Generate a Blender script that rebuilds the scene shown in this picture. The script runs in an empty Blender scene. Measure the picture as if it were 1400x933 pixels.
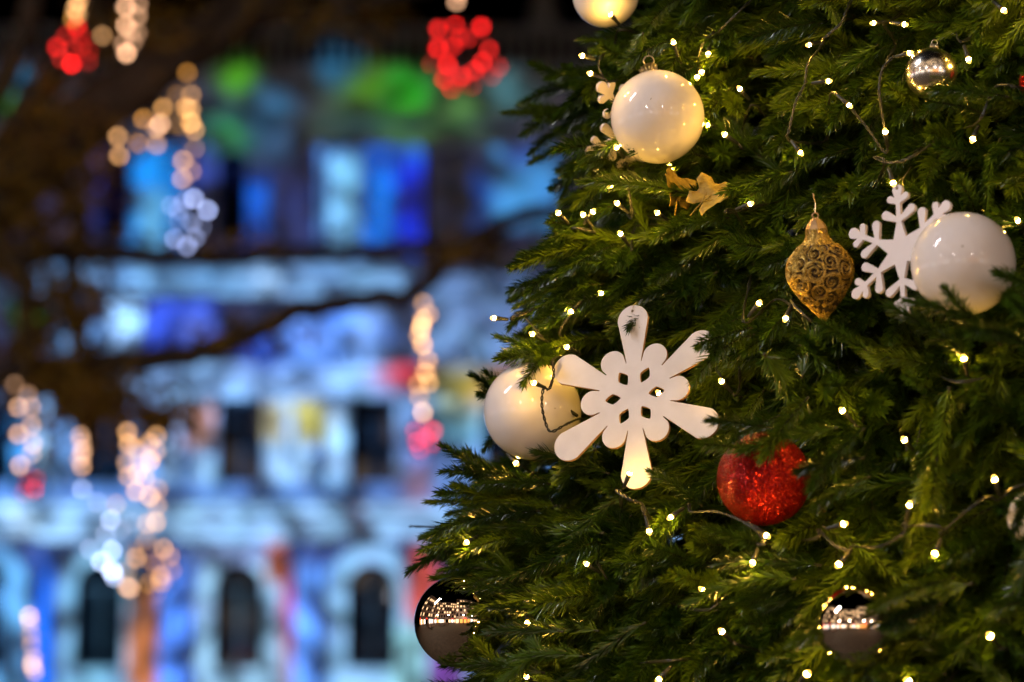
import bpy, math, random
import numpy as np
from mathutils import Vector, Matrix
R_ = math.radians
rng = random.Random(7)
nrg = np.random.default_rng(7)
scene = bpy.context.scene
COL = scene.collection

# ------------------------------------------------------------------ camera, sky, exposure
PITCH = R_(8.0); CAMZ = 1.65; LENS = 85.0; K = 36.0 / LENS / 1400.0
cam_d = bpy.data.cameras.new('camera'); cam = bpy.data.objects.new('camera', cam_d); COL.objects.link(cam)
cam.location = (0, 0, CAMZ); cam.rotation_euler = (R_(90) + PITCH, 0, 0)
cam_d.lens = LENS; cam_d.sensor_width = 36; cam_d.clip_start = 0.05; cam_d.clip_end = 1500
cam_d.dof.use_dof = True; cam_d.dof.focus_distance = 2.50; cam_d.dof.aperture_fstop = 3.15
scene.camera = cam
w = bpy.data.worlds.new('World'); scene.world = w; w.use_nodes = True
wn = w.node_tree.nodes; wl = w.node_tree.links; wn.clear()
sky = wn.new('ShaderNodeTexSky'); sky.sky_type = 'NISHITA'; sky.sun_disc = False
sky.sun_elevation = R_(-7.0); sky.sun_rotation = R_(200)
bg = wn.new('ShaderNodeBackground'); bg.inputs['Strength'].default_value = 0.05
wo = wn.new('ShaderNodeOutputWorld')
wl.new(sky.outputs[0], bg.inputs[0]); wl.new(bg.outputs[0], wo.inputs[0])
scene.view_settings.view_transform = 'Standard'; scene.view_settings.look = 'None'
scene.view_settings.exposure = 0.0; scene.view_settings.gamma = 1.0
scene.view_settings.use_curve_mapping = False
cy = scene.cycles
cy.use_denoising = True; cy.denoising_prefilter = 'ACCURATE'; cy.denoising_quality = 'HIGH'; cy.max_bounces = 5; cy.diffuse_bounces = 2; cy.glossy_bounces = 3
cy.transmission_bounces = 4; cy.transparent_max_bounces = 6
cy.sample_clamp_indirect = 4.0; cy.sample_clamp_direct = 0.0; cy.caustics_reflective = False; cy.caustics_refractive = False
cy.use_adaptive_sampling = False; cy.use_light_tree = True

CAM = Vector((0, 0, CAMZ))
FWD = Vector((0, math.cos(PITCH), math.sin(PITCH))); UPV = Vector((0, -math.sin(PITCH), math.cos(PITCH))); RGT = Vector((1, 0, 0))
def ray(px, py): return FWD + RGT * ((px - 700) * K) + UPV * ((466.5 - py) * K)
def P(px, py, d): return CAM + ray(px, py) * d
def PY(px, py, Y):
    r = ray(px, py); return CAM + r * (Y / r.y)
def proj(p):
    v = p - CAM; d = v.dot(FWD); return 700 + v.x / d / K, 466.5 - v.dot(UPV) / d / K, d

# ------------------------------------------------------------------ small helpers
def lin(c):
    return tuple(((v / 255) / 12.92 if v / 255 <= 0.04045 else ((v / 255 + 0.055) / 1.055) ** 2.4) for v in c)
class MB:
    def __init__(s): s.v = []; s.f = []; s.m = []; s.mi = 0
    def add(s, vs, fs):
        o = len(s.v); s.v += [tuple(v) for v in vs]
        for f in fs: s.f.append(tuple(i + o for i in f)); s.m.append(s.mi)
    def box(s, x0, y0, z0, x1, y1, z1):
        s.add([(x0,y0,z0),(x1,y0,z0),(x1,y1,z0),(x0,y1,z0),(x0,y0,z1),(x1,y0,z1),(x1,y1,z1),(x0,y1,z1)],
              [(0,3,2,1),(4,5,6,7),(0,1,5,4),(1,2,6,5),(2,3,7,6),(3,0,4,7)])
    def tube(s, pts, rad, n=8, cap=True):
        pts = [Vector(p) for p in pts]; m = len(pts)
        if not hasattr(rad, '__len__'): rad = [rad] * m
        nrm = None; vs = []
        for i in range(m):
            t = (pts[min(i + 1, m - 1)] - pts[max(i - 1, 0)])
            t = t.normalized() if t.length > 1e-9 else Vector((0, 0, 1))
            if nrm is None:
                nrm = t.orthogonal().normalized()
            else:
                nrm = nrm - t * nrm.dot(t)
                nrm = nrm.normalized() if nrm.length > 1e-6 else t.orthogonal().normalized()
            b = t.cross(nrm)
            for k in range(n):
                a = 2 * math.pi * k / n
                vs.append(pts[i] + (nrm * math.cos(a) + b * math.sin(a)) * rad[i])
        fs = [(i*n+k, i*n+(k+1) % n, (i+1)*n+(k+1) % n, (i+1)*n+k) for i in range(m-1) for k in range(n)]
        if cap: fs += [tuple(range(n-1, -1, -1)), tuple((m-1)*n+k for k in range(n))]
        s.add(vs, fs)
    def lathe(s, prof, n=32, closed=True):
        vs = [(r*math.cos(2*math.pi*k/n), r*math.sin(2*math.pi*k/n), z) for r, z in prof for k in range(n)]
        m = len(prof)
        fs = [(i*n+k, i*n+(k+1) % n, (i+1)*n+(k+1) % n, (i+1)*n+k) for i in range(m-1) for k in range(n)]
        if closed: fs += [tuple(range(n-1, -1, -1)), tuple((m-1)*n+k for k in range(n))]
        s.add(vs, fs)
    def mesh(s, name, mats, smooth=True):
        me = bpy.data.meshes.new(name); me.from_pydata(s.v, [], s.f)
        for m in (mats if isinstance(mats, (list, tuple)) else [mats]): me.materials.append(m)
        if any(s.m): me.polygons.foreach_set('material_index', s.m)
        me.polygons.foreach_set('use_smooth', [smooth] * len(me.polygons)); me.update()
        return me
def link(name, data, parent=None, loc=None):
    o = bpy.data.objects.new(name, data); COL.objects.link(o)
    if parent: o.parent = parent
    if loc is not None: o.location = loc
    return o
def tag(o, label=None, cat=None, group=None, kind=None):
    if label: o['label'] = label
    if cat: o['category'] = cat
    if group: o['group'] = group
    if kind: o['kind'] = kind
    return o
def thing(name, loc, label, cat, group=None):
    o = link(name, None, None, loc); o.empty_display_size = 0.05; return tag(o, label, cat, group)
def catmull(pts, n=6):
    pts = [Vector(p) for p in pts]; out = []
    for i in range(len(pts) - 1):
        p0 = pts[max(i-1, 0)]; p1 = pts[i]; p2 = pts[i+1]; p3 = pts[min(i+2, len(pts)-1)]
        for k in range(n):
            t = k / n
            out.append(0.5 * ((2*p1) + (p2-p0)*t + (2*p0-5*p1+4*p2-p3)*t*t + (3*p1-p0-3*p2+p3)*t*t*t))
    return out + [pts[-1]]

# ------------------------------------------------------------------ materials
def mat(name, col, rough=0.5, metal=0.0, spec=0.5, **kw):
    m = bpy.data.materials.new(name); m.use_nodes = True
    b = m.node_tree.nodes['Principled BSDF']
    b.inputs['Base Color'].default_value = (*col, 1); b.inputs['Roughness'].default_value = rough
    b.inputs['Metallic'].default_value = metal; b.inputs['Specular IOR Level'].default_value = spec
    for k, v in kw.items(): b.inputs[k.replace('_', ' ')].default_value = v
    return m
def nd(m, t, **kw):
    n = m.node_tree.nodes.new(t)
    for k, v in kw.items(): setattr(n, k, v)
    return n
def lk(m, a, b): m.node_tree.links.new(a, b)
def bsdf(m): return m.node_tree.nodes['Principled BSDF']
def noisy(m, scale, c0, c1, coord='Object', bump=0.0, detail=4.0, rough=None):
    tc = nd(m, 'ShaderNodeTexCoord'); nz = nd(m, 'ShaderNodeTexNoise'); nz.inputs['Scale'].default_value = scale
    nz.inputs['Detail'].default_value = detail
    lk(m, tc.outputs[coord], nz.inputs['Vector'])
    cr = nd(m, 'ShaderNodeValToRGB'); cr.color_ramp.elements[0].position = 0.3; cr.color_ramp.elements[1].position = 0.7
    cr.color_ramp.elements[0].color = (*c0, 1); cr.color_ramp.elements[1].color = (*c1, 1)
    lk(m, nz.outputs['Fac'], cr.inputs['Fac']); lk(m, cr.outputs['Color'], bsdf(m).inputs['Base Color'])
    if bump:
        bp = nd(m, 'ShaderNodeBump'); bp.inputs['Strength'].default_value = bump; bp.inputs['Distance'].default_value = 0.02
        lk(m, nz.outputs['Fac'], bp.inputs['Height']); lk(m, bp.outputs['Normal'], bsdf(m).inputs['Normal'])
    if rough:
        mr = nd(m, 'ShaderNodeMapRange'); mr.inputs['To Min'].default_value = rough[0]; mr.inputs['To Max'].default_value = rough[1]
        lk(m, nz.outputs['Fac'], mr.inputs['Value']); lk(m, mr.outputs['Result'], bsdf(m).inputs['Roughness'])
    return m
def emit(name, col, strength):
    m = mat(name, (0.02, 0.02, 0.02), 0.4)
    bsdf(m).inputs['Emission Color'].default_value = (*col, 1); bsdf(m).inputs['Emission Strength'].default_value = strength
    return m

# needles: dyed PVC film, glossy, slightly translucent
M_needle = mat('needle_pvc', (0.03, 0.085, 0.01), 0.30, 0, 0.5)
def _needle():
    m = M_needle; oi = nd(m, 'ShaderNodeObjectInfo'); cr = nd(m, 'ShaderNodeValToRGB')
    e = cr.color_ramp.elements; e[0].color = (0.016, 0.046, 0.005, 1); e[1].color = (0.145, 0.222, 0.010, 1)
    x = cr.color_ramp.elements.new(0.5); x.color = (0.064, 0.132, 0.007, 1)
    lk(m, oi.outputs['Random'], cr.inputs['Fac'])
    tc = nd(m, 'ShaderNodeTexCoord'); nz = nd(m, 'ShaderNodeTexNoise'); nz.inputs['Scale'].default_value = 160
    lk(m, tc.outputs['Object'], nz.inputs['Vector'])
    mr = nd(m, 'ShaderNodeMapRange'); mr.inputs['To Min'].default_value = 0.3; mr.inputs['To Max'].default_value = 1.75
    lk(m, nz.outputs['Fac'], mr.inputs['Value'])
    mx = nd(m, 'ShaderNodeVectorMath', operation='SCALE'); lk(m, cr.outputs['Color'], mx.inputs[0]); lk(m, mr.outputs['Result'], mx.inputs['Scale'])
    lk(m, mx.outputs[0], bsdf(m).inputs['Base Color'])
    tr = nd(m, 'ShaderNodeBsdfTranslucent'); lk(m, mx.outputs[0], tr.inputs['Color'])
    ms = nd(m, 'ShaderNodeMixShader'); ms.inputs[0].default_value = 0.32
    lk(m, bsdf(m).outputs[0], ms.inputs[1]); lk(m, tr.outputs[0], ms.inputs[2])
    lk(m, ms.outputs[0], m.node_tree.nodes['Material Output'].inputs['Surface'])
_needle()
M_twig = noisy(mat('twig', (0.03, 0.03, 0.012), 0.8), 200, (0.015, 0.017, 0.006), (0.035, 0.036, 0.012))
M_bark = noisy(mat('bark', (0.05, 0.035, 0.025), 0.85), 30, (0.03, 0.02, 0.014), (0.085, 0.06, 0.04), bump=0.5)
M_white = noisy(mat('pearl_white', (0.78, 0.70, 0.68), 0.5, 0, 0.05, Coat_Weight=1.0, Coat_Roughness=0.02), 9, (0.74, 0.685, 0.67), (0.80, 0.745, 0.73))
def _specks():
    m = M_white; tc = nd(m, 'ShaderNodeTexCoord'); nz = nd(m, 'ShaderNodeTexNoise'); nz.inputs['Scale'].default_value = 170; nz.inputs['Detail'].default_value = 6
    lk(m, tc.outputs['Object'], nz.inputs['Vector'])
    mr = nd(m, 'ShaderNodeMapRange'); mr.inputs['From Min'].default_value = 0.73; mr.inputs['From Max'].default_value = 0.80
    lk(m, nz.outputs['Fac'], mr.inputs['Value'])
    src = bsdf(m).inputs['Base Color'].links[0].from_socket
    mx = nd(m, 'ShaderNodeMixRGB'); mx.inputs[2].default_value = (0.30, 0.24, 0.18, 1)
    lk(m, mr.outputs['Result'], mx.inputs[0]); lk(m, src, mx.inputs[1]); lk(m, mx.outputs[0], bsdf(m).inputs['Base Color'])
_specks()
M_plate = noisy(mat('painted_plywood', (0.80, 0.73, 0.71), 0.5, 0, 0.35), 35, (0.66, 0.62, 0.62), (0.76, 0.72, 0.725), bump=0.04, detail=8.0)
M_edge = mat('plywood_edge', (0.42, 0.24, 0.12), 0.7)
M_chrome = mat('bronze_mirror', (0.86, 0.73, 0.58), 0.02, 1.0)
M_silver = mat('silver_satin', (0.85, 0.80, 0.72), 0.2, 1.0)
M_cap = noisy(mat('cap_metal', (0.70, 0.62, 0.48), 0.28, 1.0), 300, (0.55, 0.47, 0.33), (0.78, 0.70, 0.55))
def glitter(name, c0, c1, scale, amt, metal=0.85, rough=0.28):
    m = mat(name, c0, rough, metal)
    tc = nd(m, 'ShaderNodeTexCoord'); vo = nd(m, 'ShaderNodeTexVoronoi'); vo.inputs['Scale'].default_value = scale
    lk(m, tc.outputs['Object'], vo.inputs['Vector'])
    sb = nd(m, 'ShaderNodeVectorMath', operation='SUBTRACT'); sb.inputs[1].default_value = (0.5, 0.5, 0.5); lk(m, vo.outputs['Color'], sb.inputs[0])
    sc = nd(m, 'ShaderNodeVectorMath', operation='SCALE'); sc.inputs['Scale'].default_value = amt; lk(m, sb.outputs[0], sc.inputs[0])
    ge = nd(m, 'ShaderNodeNewGeometry'); ad = nd(m, 'ShaderNodeVectorMath', operation='ADD')
    lk(m, ge.outputs['Normal'], ad.inputs[0]); lk(m, sc.outputs[0], ad.inputs[1])
    nn = nd(m, 'ShaderNodeVectorMath', operation='NORMALIZE'); lk(m, ad.outputs[0], nn.inputs[0]); lk(m, nn.outputs[0], bsdf(m).inputs['Normal'])
    sx = nd(m, 'ShaderNodeSeparateXYZ'); lk(m, vo.outputs['Color'], sx.inputs[0])
    cr = nd(m, 'ShaderNodeValToRGB'); cr.color_ramp.elements[0].color = (*c0, 1); cr.color_ramp.elements[1].color = (*c1, 1)
    lk(m, sx.outputs[0], cr.inputs['Fac']); lk(m, cr.outputs['Color'], bsdf(m).inputs['Base Color'])
    return m
M_red = glitter('red_glitter', (0.12, 0.002, 0.002), (0.42, 0.008, 0.005), 1100, 1.2, 0.8, 0.28)
M_gold = glitter('gold_glitter', (0.20, 0.12, 0.022), (0.66, 0.46, 0.11), 1000, 0.9, 0.75, 0.3)
M_recess_shade = mat('recess_shade', (0.045, 0.026, 0.010), 0.5, 0.3)  # dark recess floors: shade of the open relief put into the colour
M_gold_plain = mat('gold_plain', (0.62, 0.42, 0.22), 0.33, 0.7)
M_wire = mat('wire_green_black', (0.018, 0.020, 0.014), 0.42)
M_lens = emit('warm_led_core', (1.0, 0.54, 0.075), 920)
M_lens_body = emit('warm_led_body', (1.0, 0.52, 0.07), 7); M_lens_body.cycles.emission_sampling = 'NONE'
M_leaf = noisy(mat('dry_leaf', (0.45, 0.26, 0.06), 0.65), 90, (0.24, 0.14, 0.008), (0.50, 0.34, 0.03), bump=0.3)
M_black = mat('black_metal', (0.02, 0.02, 0.02), 0.45, 0.6)

def bulb_mat(name, gain):
    m = mat(name, (0.6, 0.6, 0.6), 0.6); m.cycles.emission_sampling = 'NONE'; oi = nd(m, 'ShaderNodeObjectInfo')
    lk(m, oi.outputs['Color'], bsdf(m).inputs['Emission Color']); bsdf(m).inputs['Emission Strength'].default_value = gain
    return m
M_far = bulb_mat('festoon_globe', 13.5)

# ------------------------------------------------------------------ ground of the square
M_pave = noisy(mat('granite_paving', (0.12, 0.11, 0.10), 0.5), 3.0, (0.06, 0.044, 0.03), (0.12, 0.088, 0.062), bump=0.2, rough=(0.55, 0.85)); bsdf(M_pave).inputs['Specular IOR Level'].default_value = 0.2
b = MB(); b.box(-300, -300, -0.3, 300, 300, 0.0)
tag(link('ground', b.mesh('ground', M_pave, False)), kind='structure')

# ------------------------------------------------------------------ palace facade across the square, lit by a projected light show
FY = 70.0
FX = lambda px: PY(px, 600, FY).x
FZ = lambda py: PY(330, py, FY).z
M_stone = noisy(mat('pale_stone', (0.62, 0.60, 0.57), 0.8), 0.8, (0.55, 0.53, 0.50), (0.66, 0.64, 0.60))
M_glass = mat('dark_glass', (0.006, 0.007, 0.009), 0.03, 0, 0.35)
M_frame = mat('window_frame', (0.025, 0.022, 0.02), 0.6)
M_slate = mat('slate_roof', (0.04, 0.04, 0.045), 0.6)
hall = thing('palace', (FX(330), FY, 0), 'pale stone palace with arched windows lit by a blue light projection', 'building')
HX, HY = FX(330), FY
XS = [-215, -14, 142, 330, 510, 692, 874, 1056]
x_lo, x_hi = FX(-340), FX(1150)
ztop = FZ(98)
def loop_rect(x0, z0, x1, z1): return [(x0, z0), (x1, z0), (x1, z1), (x0, z1)]
def loop_arch(xc, hw, z0, z1, n=14):
    zc = z1 - hw; return [(xc - hw, z0), (xc + hw, z0)] + [(xc + hw * math.cos(a), zc + hw * math.sin(a)) for a in np.linspace(0, math.pi, n)]
def extr(name, loops, y0, y1, m, parent, off=(0, 0, 0)):
    """2D loops in x,z extruded from y0 (front) to y1"""
    cu = bpy.data.curves.new(name, 'CURVE'); cu.dimensions = '2D'; cu.fill_mode = 'BOTH'; cu.extrude = (y1 - y0) / 2
    for lp in loops:
        sp = cu.splines.new('POLY'); sp.points.add(len(lp) - 1); sp.points.foreach_set('co', [c for x, z in lp for c in (x - off[0], z, 0, 1)]); sp.use_cyclic_u = True
    ob = bpy.data.objects.new(name, cu); COL.objects.link(ob); dg = bpy.context.evaluated_depsgraph_get()
    me = bpy.data.meshes.new_from_object(ob.evaluated_get(dg)); bpy.data.objects.remove(ob)
    me.materials.clear(); me.materials.append(m)
    me.transform(Matrix.Translation((0, (y0 + y1) / 2 - off[1], 0)) @ Matrix.Rotation(R_(90), 4, 'X')); me.update()
    return link(name, me, parent)
pxm = FX(331) - FX(330)
OPEN = []   # xc, hw, z0, z1, arched
for x in XS:
    OPEN.append((FX(x), 33 * pxm, FZ(914), FZ(770), True))
    OPEN.append((FX(x), 31 * pxm, FZ(662), FZ(546), False))
for x in (-230, -40, 150, 312, 597, 790, 960):
    OPEN.append((FX(x), 20 * pxm, FZ(330), FZ(205), True))
loops = [loop_rect(x_lo, 0, x_hi, ztop)] + [loop_arch(a, h, z0, z1) if ar else loop_rect(a - h, z0, a + h, z1) for a, h, z0, z1, ar in OPEN]
extr('wall', loops, FY, FY + 0.7, M_stone, hall, (HX, HY))
b = MB(); b.box(x_lo - HX + 0.1, 0.705, 0, x_hi - HX - 0.1, 14, ztop - 0.2); link('rear_block', b.mesh('rear_block', M_slate, False), hall)
for a, h, z0, z1, ar in OPEN:
    fr = 0.09; zt = z1 - 0.06 if ar else z1
    outer = loop_arch(a, h - 0.004, z0 + 0.004, z1 - 0.004) if ar else loop_rect(a - h + .004, z0 + .004, a + h - .004, z1 - .004)
    zs_ = z1 - h - 0.05 if ar else z0 + (z1 - z0) * 0.72
    holes = [loop_rect(a - h + fr, z0 + fr, a - 0.045, zs_), loop_rect(a + 0.045, z0 + fr, a + h - fr, zs_)]
    if ar: holes.append([(a + (h - fr) * math.cos(t), zs_ + 0.09 + (h - fr) * math.sin(t)) for t in np.linspace(0, math.pi, 12)])
    else: holes.append(loop_rect(a - h + fr, zs_ + .09, a + h - fr, z1 - fr))
    wdw = extr('window', [outer] + holes, FY + 0.36, FY + 0.44, M_frame, hall, (HX, HY))
    for hl in holes:
        cx = sum(p[0] for p in hl) / len(hl)
        xs_ = [p[0] for p in hl]; zz_ = [p[1] for p in hl]
        lp = [(cx + (x - cx) * 1.04, z) for x, z in hl]
        extr('pane', [lp], FY + 0.395, FY + 0.405, M_glass, wdw, (HX, HY))
    # surround standing proud of the wall
    if ar and z0 < FZ(700):
        w_ = 29 * pxm
        band = [loop_arch(a, h + w_, z0, z1 + w_), loop_arch(a, h + 0.01, z0 - 0.5, z1 + 0.01)]
        ou = [(a - h - w_, z0)] + [(a - (h + w_) * math.cos(t), z1 - h + (h + w_) * math.sin(t)) for t in np.linspace(0, math.pi, 16)] + [(a + h + w_, z0)] + [(a + h + .01, z0)] + [(a + (h + .01) * math.cos(t), z1 - h + (h + .01) * math.sin(t)) for t in np.linspace(0, math.pi, 16)] + [(a - h - .01, z0)]
        extr('arch_surround', [ou], FY - 0.18, FY - 0.002, M_stone, hall, (HX, HY))
    elif not ar:
        w_ = 9 * pxm
        ou = [(a - h - w_, z0), (a - h - w_, z1 + w_), (a + h + w_, z1 + w_), (a + h + w_, z0), (a + h + .01, z0), (a + h + .01, z1 + .01), (a - h - .01, z1 + .01), (a - h - .01, z0)]
        extr('window_surround', [ou], FY - 0.16, FY - 0.002, M_stone, hall, (HX, HY))
        ped = [(a - h - w_ * 1.8, z1 + w_ + .02), (a + h + w_ * 1.8, z1 + w_ + .02), (a, z1 + w_ + .55)]
        extr('pediment', [ped], FY - 0.42, FY - 0.002, M_stone, hall, (HX, HY))
    b = MB(); b.box(a - h - .25 - HX, -0.30, z0 - .22, a + h + .25 - HX, -0.004, z0 - .003); link('sill', b.mesh('sill', M_stone, False), hall)
def cornice(z0, z1, depth):
    h = z1 - z0; prof = [(0, z0), (.25 * depth, z0), (.3 * depth, z0 + .3 * h), (.55 * depth, z0 + .42 * h), (.6 * depth, z0 + .62 * h), (depth, z0 + .74 * h), (depth, z1), (0, z1)]
    V = []; n = len(prof)
    for x in (x_lo - HX - .1, x_hi - HX + .1): V += [(x, -0.003 - y, z) for y, z in prof]
    b = MB(); b.add(V, [(i, (i + 1) % n, n + (i + 1) % n, n + i) for i in range(n)] + [tuple(range(n - 1, -1, -1)), tuple(range(n, 2 * n))])
    link('cornice', b.mesh('cornice', M_stone, False), hall)
cornice(FZ(735), FZ(694), 0.9); cornice(FZ(540), FZ(512), 0.6); cornice(FZ(408), FZ(364), 1.2); cornice(FZ(188), FZ(166), 0.8)
b = MB(); b.box(x_lo - HX, -0.2, FZ(690), x_hi - HX, -0.004, FZ(668)); link('frieze', b.mesh('frieze', M_stone, False), hall)
for i in range(len(XS) - 1):
    xc = FX((XS[i] + XS[i + 1]) / 2) - HX; hw = 17 * pxm
    for za, zb in ((0.6, FZ(741)), (FZ(664), FZ(543)), (FZ(360), FZ(192))):
        b = MB(); b.box(xc - hw, -0.35, za, xc + hw, -0.004, zb - 0.55); pl = link('pilaster', b.mesh('pilaster', M_stone, False), hall)
        b = MB(); b.box(xc - hw - .1, -0.45, zb - .547, xc + hw + .1, -.004, zb - .36); b.box(xc - hw - .2, -0.55, zb - .358, xc + hw + .2, -.004, zb - .02); link('capital', b.mesh('capital', M_stone, False), pl)
        b = MB(); b.box(xc - hw - .12, -0.48, za - .3, xc + hw + .12, -.004, za - .003); link('pilaster_base', b.mesh('pilaster_base', M_stone, False), pl)
    # lunettes of the third storey
for x in XS:
    xc = FX(x + 95) - HX; r = 62 * pxm; z0 = FZ(500)
    ou = [(xc + HX + r * math.cos(t), z0 + r * .95 * math.sin(t)) for t in np.linspace(0, math.pi, 18)]
    iu = [(xc + HX + .8 * r * math.cos(t), z0 + .1 + .8 * r * .95 * math.sin(t)) for t in np.linspace(0, math.pi, 18)]
    extr('lunette', [ou, iu], FY - 0.3, FY - .004, M_stone, hall, (HX, HY))
b = MB(); zp = ztop
b.box(x_lo - HX, 0.05, zp + .003, x_hi - HX, .55, zp + .25); b.box(x_lo - HX, 0.05, zp + 1.2, x_hi - HX, .55, zp + 1.4)
par = link('parapet', b.mesh('parapet', M_stone, False), hall)
bm_ = MB(); bm_.lathe([(.10, 0), (.10, .1), (.06, .16), (.13, .42), (.07, .75), (.10, .84), (.10, .945)], 8); bme = bm_.mesh('baluster', M_stone)
x = x_lo - HX + .2; nb = 0
while x < x_hi - HX and nb < 120:
    link('baluster', bme, par, (x, .3, zp + .252)); x += 0.38; nb += 1
sm_ = MB(); sm_.lathe([(.45, 0), (.45, .7), (.38, .72), (.30, .9), (.34, 1.5), (.30, 1.9), (.36, 2.3), (.33, 2.65), (.13, 2.8), (.12, 2.9), (.18, 3.0), (.2, 3.18), (.14, 3.34), (.02, 3.4)], 12); sme = sm_.mesh('statue', M_stone)
for x in (110, 455, 745, 1000): link('statue', sme, hall, (FX(x) - HX, .35, zp + 1.403))

# the projector: a spot lamp out in the square whose picture is a procedural slide of colour patches
PJ = Vector((-23.5, 24.0, 5.5)); DY = FY - PJ.y
ld = bpy.data.lights.new('show_projector', 'SPOT'); lo = bpy.data.objects.new('show_projector', ld); COL.objects.link(lo)
lo.location = PJ; lo.rotation_euler = (R_(90), 0, 0); ld.spot_size = R_(120); ld.spot_blend = 0.02; ld.shadow_soft_size = 0.05
ld.energy = 1.0; ld.use_nodes = True
lt = ld.node_tree; LN = lt.nodes; LL = lt.links; em = LN['Emission']
tc = LN.new('ShaderNodeTexCoord'); sx = LN.new('ShaderNodeSeparateXYZ'); LL.new(tc.outputs['Normal'], sx.inputs[0])
def mth(op, a, b=None):
    n = LN.new('ShaderNodeMath'); n.operation = op
    for k, v in ((0, a), (1, b)):
        if v is None: continue
        if hasattr(v, 'is_linked'): LL.new(v, n.inputs[k])
        else: n.inputs[k].default_value = v
    return n.outputs[0]
az = mth('ABSOLUTE', sx.outputs[2]); az = mth('MAXIMUM', az, 0.05)
SGN = 1.0
cb = LN.new('ShaderNodeCombineXYZ'); LL.new(mth('DIVIDE', sx.outputs[0], az), cb.inputs[0]); LL.new(mth('DIVIDE', sx.outputs[1], az), cb.inputs[1])
UV = cb.outputs[0]
def uvof(px, py):
    q = PY(px, py, FY); return SGN * (q.x - PJ.x) / DY, SGN * (q.z - PJ.z) / DY
cur = None; GC = 1.0
def patch(x0, y0, x1, y1, col, soft=0.25, kind='box', a=1.0):
    global cur
    if kind == 'e' and soft >= .5:
        soft = .95; a = a * .85; qx = (x1 - x0) * .22; qy = (y1 - y0) * .22; x0 -= qx; x1 += qx; y0 -= qy; y1 += qy
    u0, v0 = uvof((x0 + x1) / 2, (y0 + y1) / 2); ua, va = uvof(x0, y1); ub, vb = uvof(x1, y0)
    hu = abs(ub - ua) / 2; hv = abs(vb - va) / 2
    m = LN.new('ShaderNodeVectorMath'); m.operation = 'MULTIPLY_ADD'; LL.new(UV, m.inputs[0])
    m.inputs[1].default_value = (1 / hu, 1 / hv, 0); m.inputs[2].default_value = (-u0 / hu, -v0 / hv, 0)
    if kind == 'box':
        ab = LN.new('ShaderNodeVectorMath'); ab.operation = 'ABSOLUTE'; LL.new(m.outputs[0], ab.inputs[0])
        s = LN.new('ShaderNodeSeparateXYZ'); LL.new(ab.outputs[0], s.inputs[0]); val = mth('MAXIMUM', s.outputs[0], s.outputs[1])
    else:
        l = LN.new('ShaderNodeVectorMath'); l.operation = 'LENGTH'; LL.new(m.outputs[0], l.inputs[0]); val = l.outputs['Value']
    mr = LN.new('ShaderNodeMapRange'); mr.interpolation_type = 'SMOOTHSTEP'
    mr.inputs['From Min'].default_value = 1 + soft * .3; mr.inputs['From Max'].default_value = 1 - soft; mr.inputs['To Max'].default_value = a
    LL.new(val, mr.inputs['Value'])
    mx = LN.new('ShaderNodeMixRGB'); c_ = lin(col); l_ = .3 * c_[0] + .5 * c_[1] + .2 * c_[2]
    mx.inputs[2].default_value = (*[max(0, l_ + (v - l_) * 1.32) * k_ * GC for v, k_ in zip(c_, (.97, 1.0, 1.08))], 1); LL.new(mr.outputs[0], mx.inputs[0])
    if cur is None: mx.inputs[1].default_value = (*lin((10, 10, 14)), 1)
    else: LL.new(cur, mx.inputs[1])
    cur = mx.outputs[0]
# ground storey
patch(-400,735,1200,1000,(52,66,112),.1)
for x, c in ((-14,(105,150,195)),(142,(125,165,195)),(330,(150,185,212)),(510,(138,175,208)),(692,(150,180,215)),(874,(150,180,215))):
    patch(x-64,740,x+64,900,c,.2,'e'); patch(x-62,815,x+62,960,c,.12)
patch(52,760,80,960,(70,112,215),.3); patch(172,830,226,960,(150,100,76),.4); patch(178,790,222,850,(120,80,60),.5); patch(222,765,264,960,(110,150,245),.3)
patch(262,740,396,775,(120,140,175),.4)
patch(365,738,402,800,(165,95,75),.4); patch(386,790,408,890,(160,70,110),.4); patch(386,860,408,960,(170,120,120),.4,a=.6); patch(406,770,452,960,(125,168,255),.3)
patch(556,738,610,860,(170,85,80),.4); patch(530,850,600,960,(150,195,205),.4); patch(590,880,640,960,(130,90,170),.4)
# cornice and frieze
patch(-400,662,1200,740,(150,185,222),.06); patch(-400,655,1200,690,(84,112,165),.3); patch(488,680,520,740,(95,95,120),.5); patch(20,690,60,735,(190,220,245),.5)
# second storey
patch(-400,540,1200,664,(112,148,200),.08)
for x in (-100, 60, 236, 282, 382, 420, 462, 560, 640): patch(x-16,545,x+16,664,(165,200,235),.4)
patch(-40,560,60,664,(95,150,215),.3); patch(250,545,300,620,(150,120,110),.5); patch(345,545,395,610,(165,160,130),.5); patch(405,540,455,610,(165,165,110),.5)
patch(540,545,660,664,(112,140,200),.4); patch(555,630,600,690,(120,80,70),.5,'e'); patch(590,540,660,610,(110,160,170),.5,'e')
# band, third storey
patch(180,496,560,546,(150,185,235),.15); patch(-400,496,150,546,(30,30,46),.3); patch(520,485,580,530,(190,70,75),.5,'e'); patch(610,480,680,560,(175,165,60),.5,'e'); patch(660,500,760,560,(160,110,90),.5,'e')
patch(-400,408,1200,498,(26,30,54),.08); patch(335,412,545,505,(85,125,225),.3,'e'); patch(470,418,530,500,(150,185,240),.5,'e'); patch(340,450,400,505,(40,90,215),.5,'e'); patch(380,425,470,500,(130,165,235),.6,'e')
patch(560,405,780,500,(92,110,150),.3); patch(600,440,680,505,(130,165,210),.5,'e')
patch(148,368,198,478,(165,205,250),.3); patch(196,408,302,478,(72,92,200),.25); patch(250,430,290,475,(110,130,210),.5,'e'); patch(70,440,150,490,(100,135,180),.4)
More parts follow.
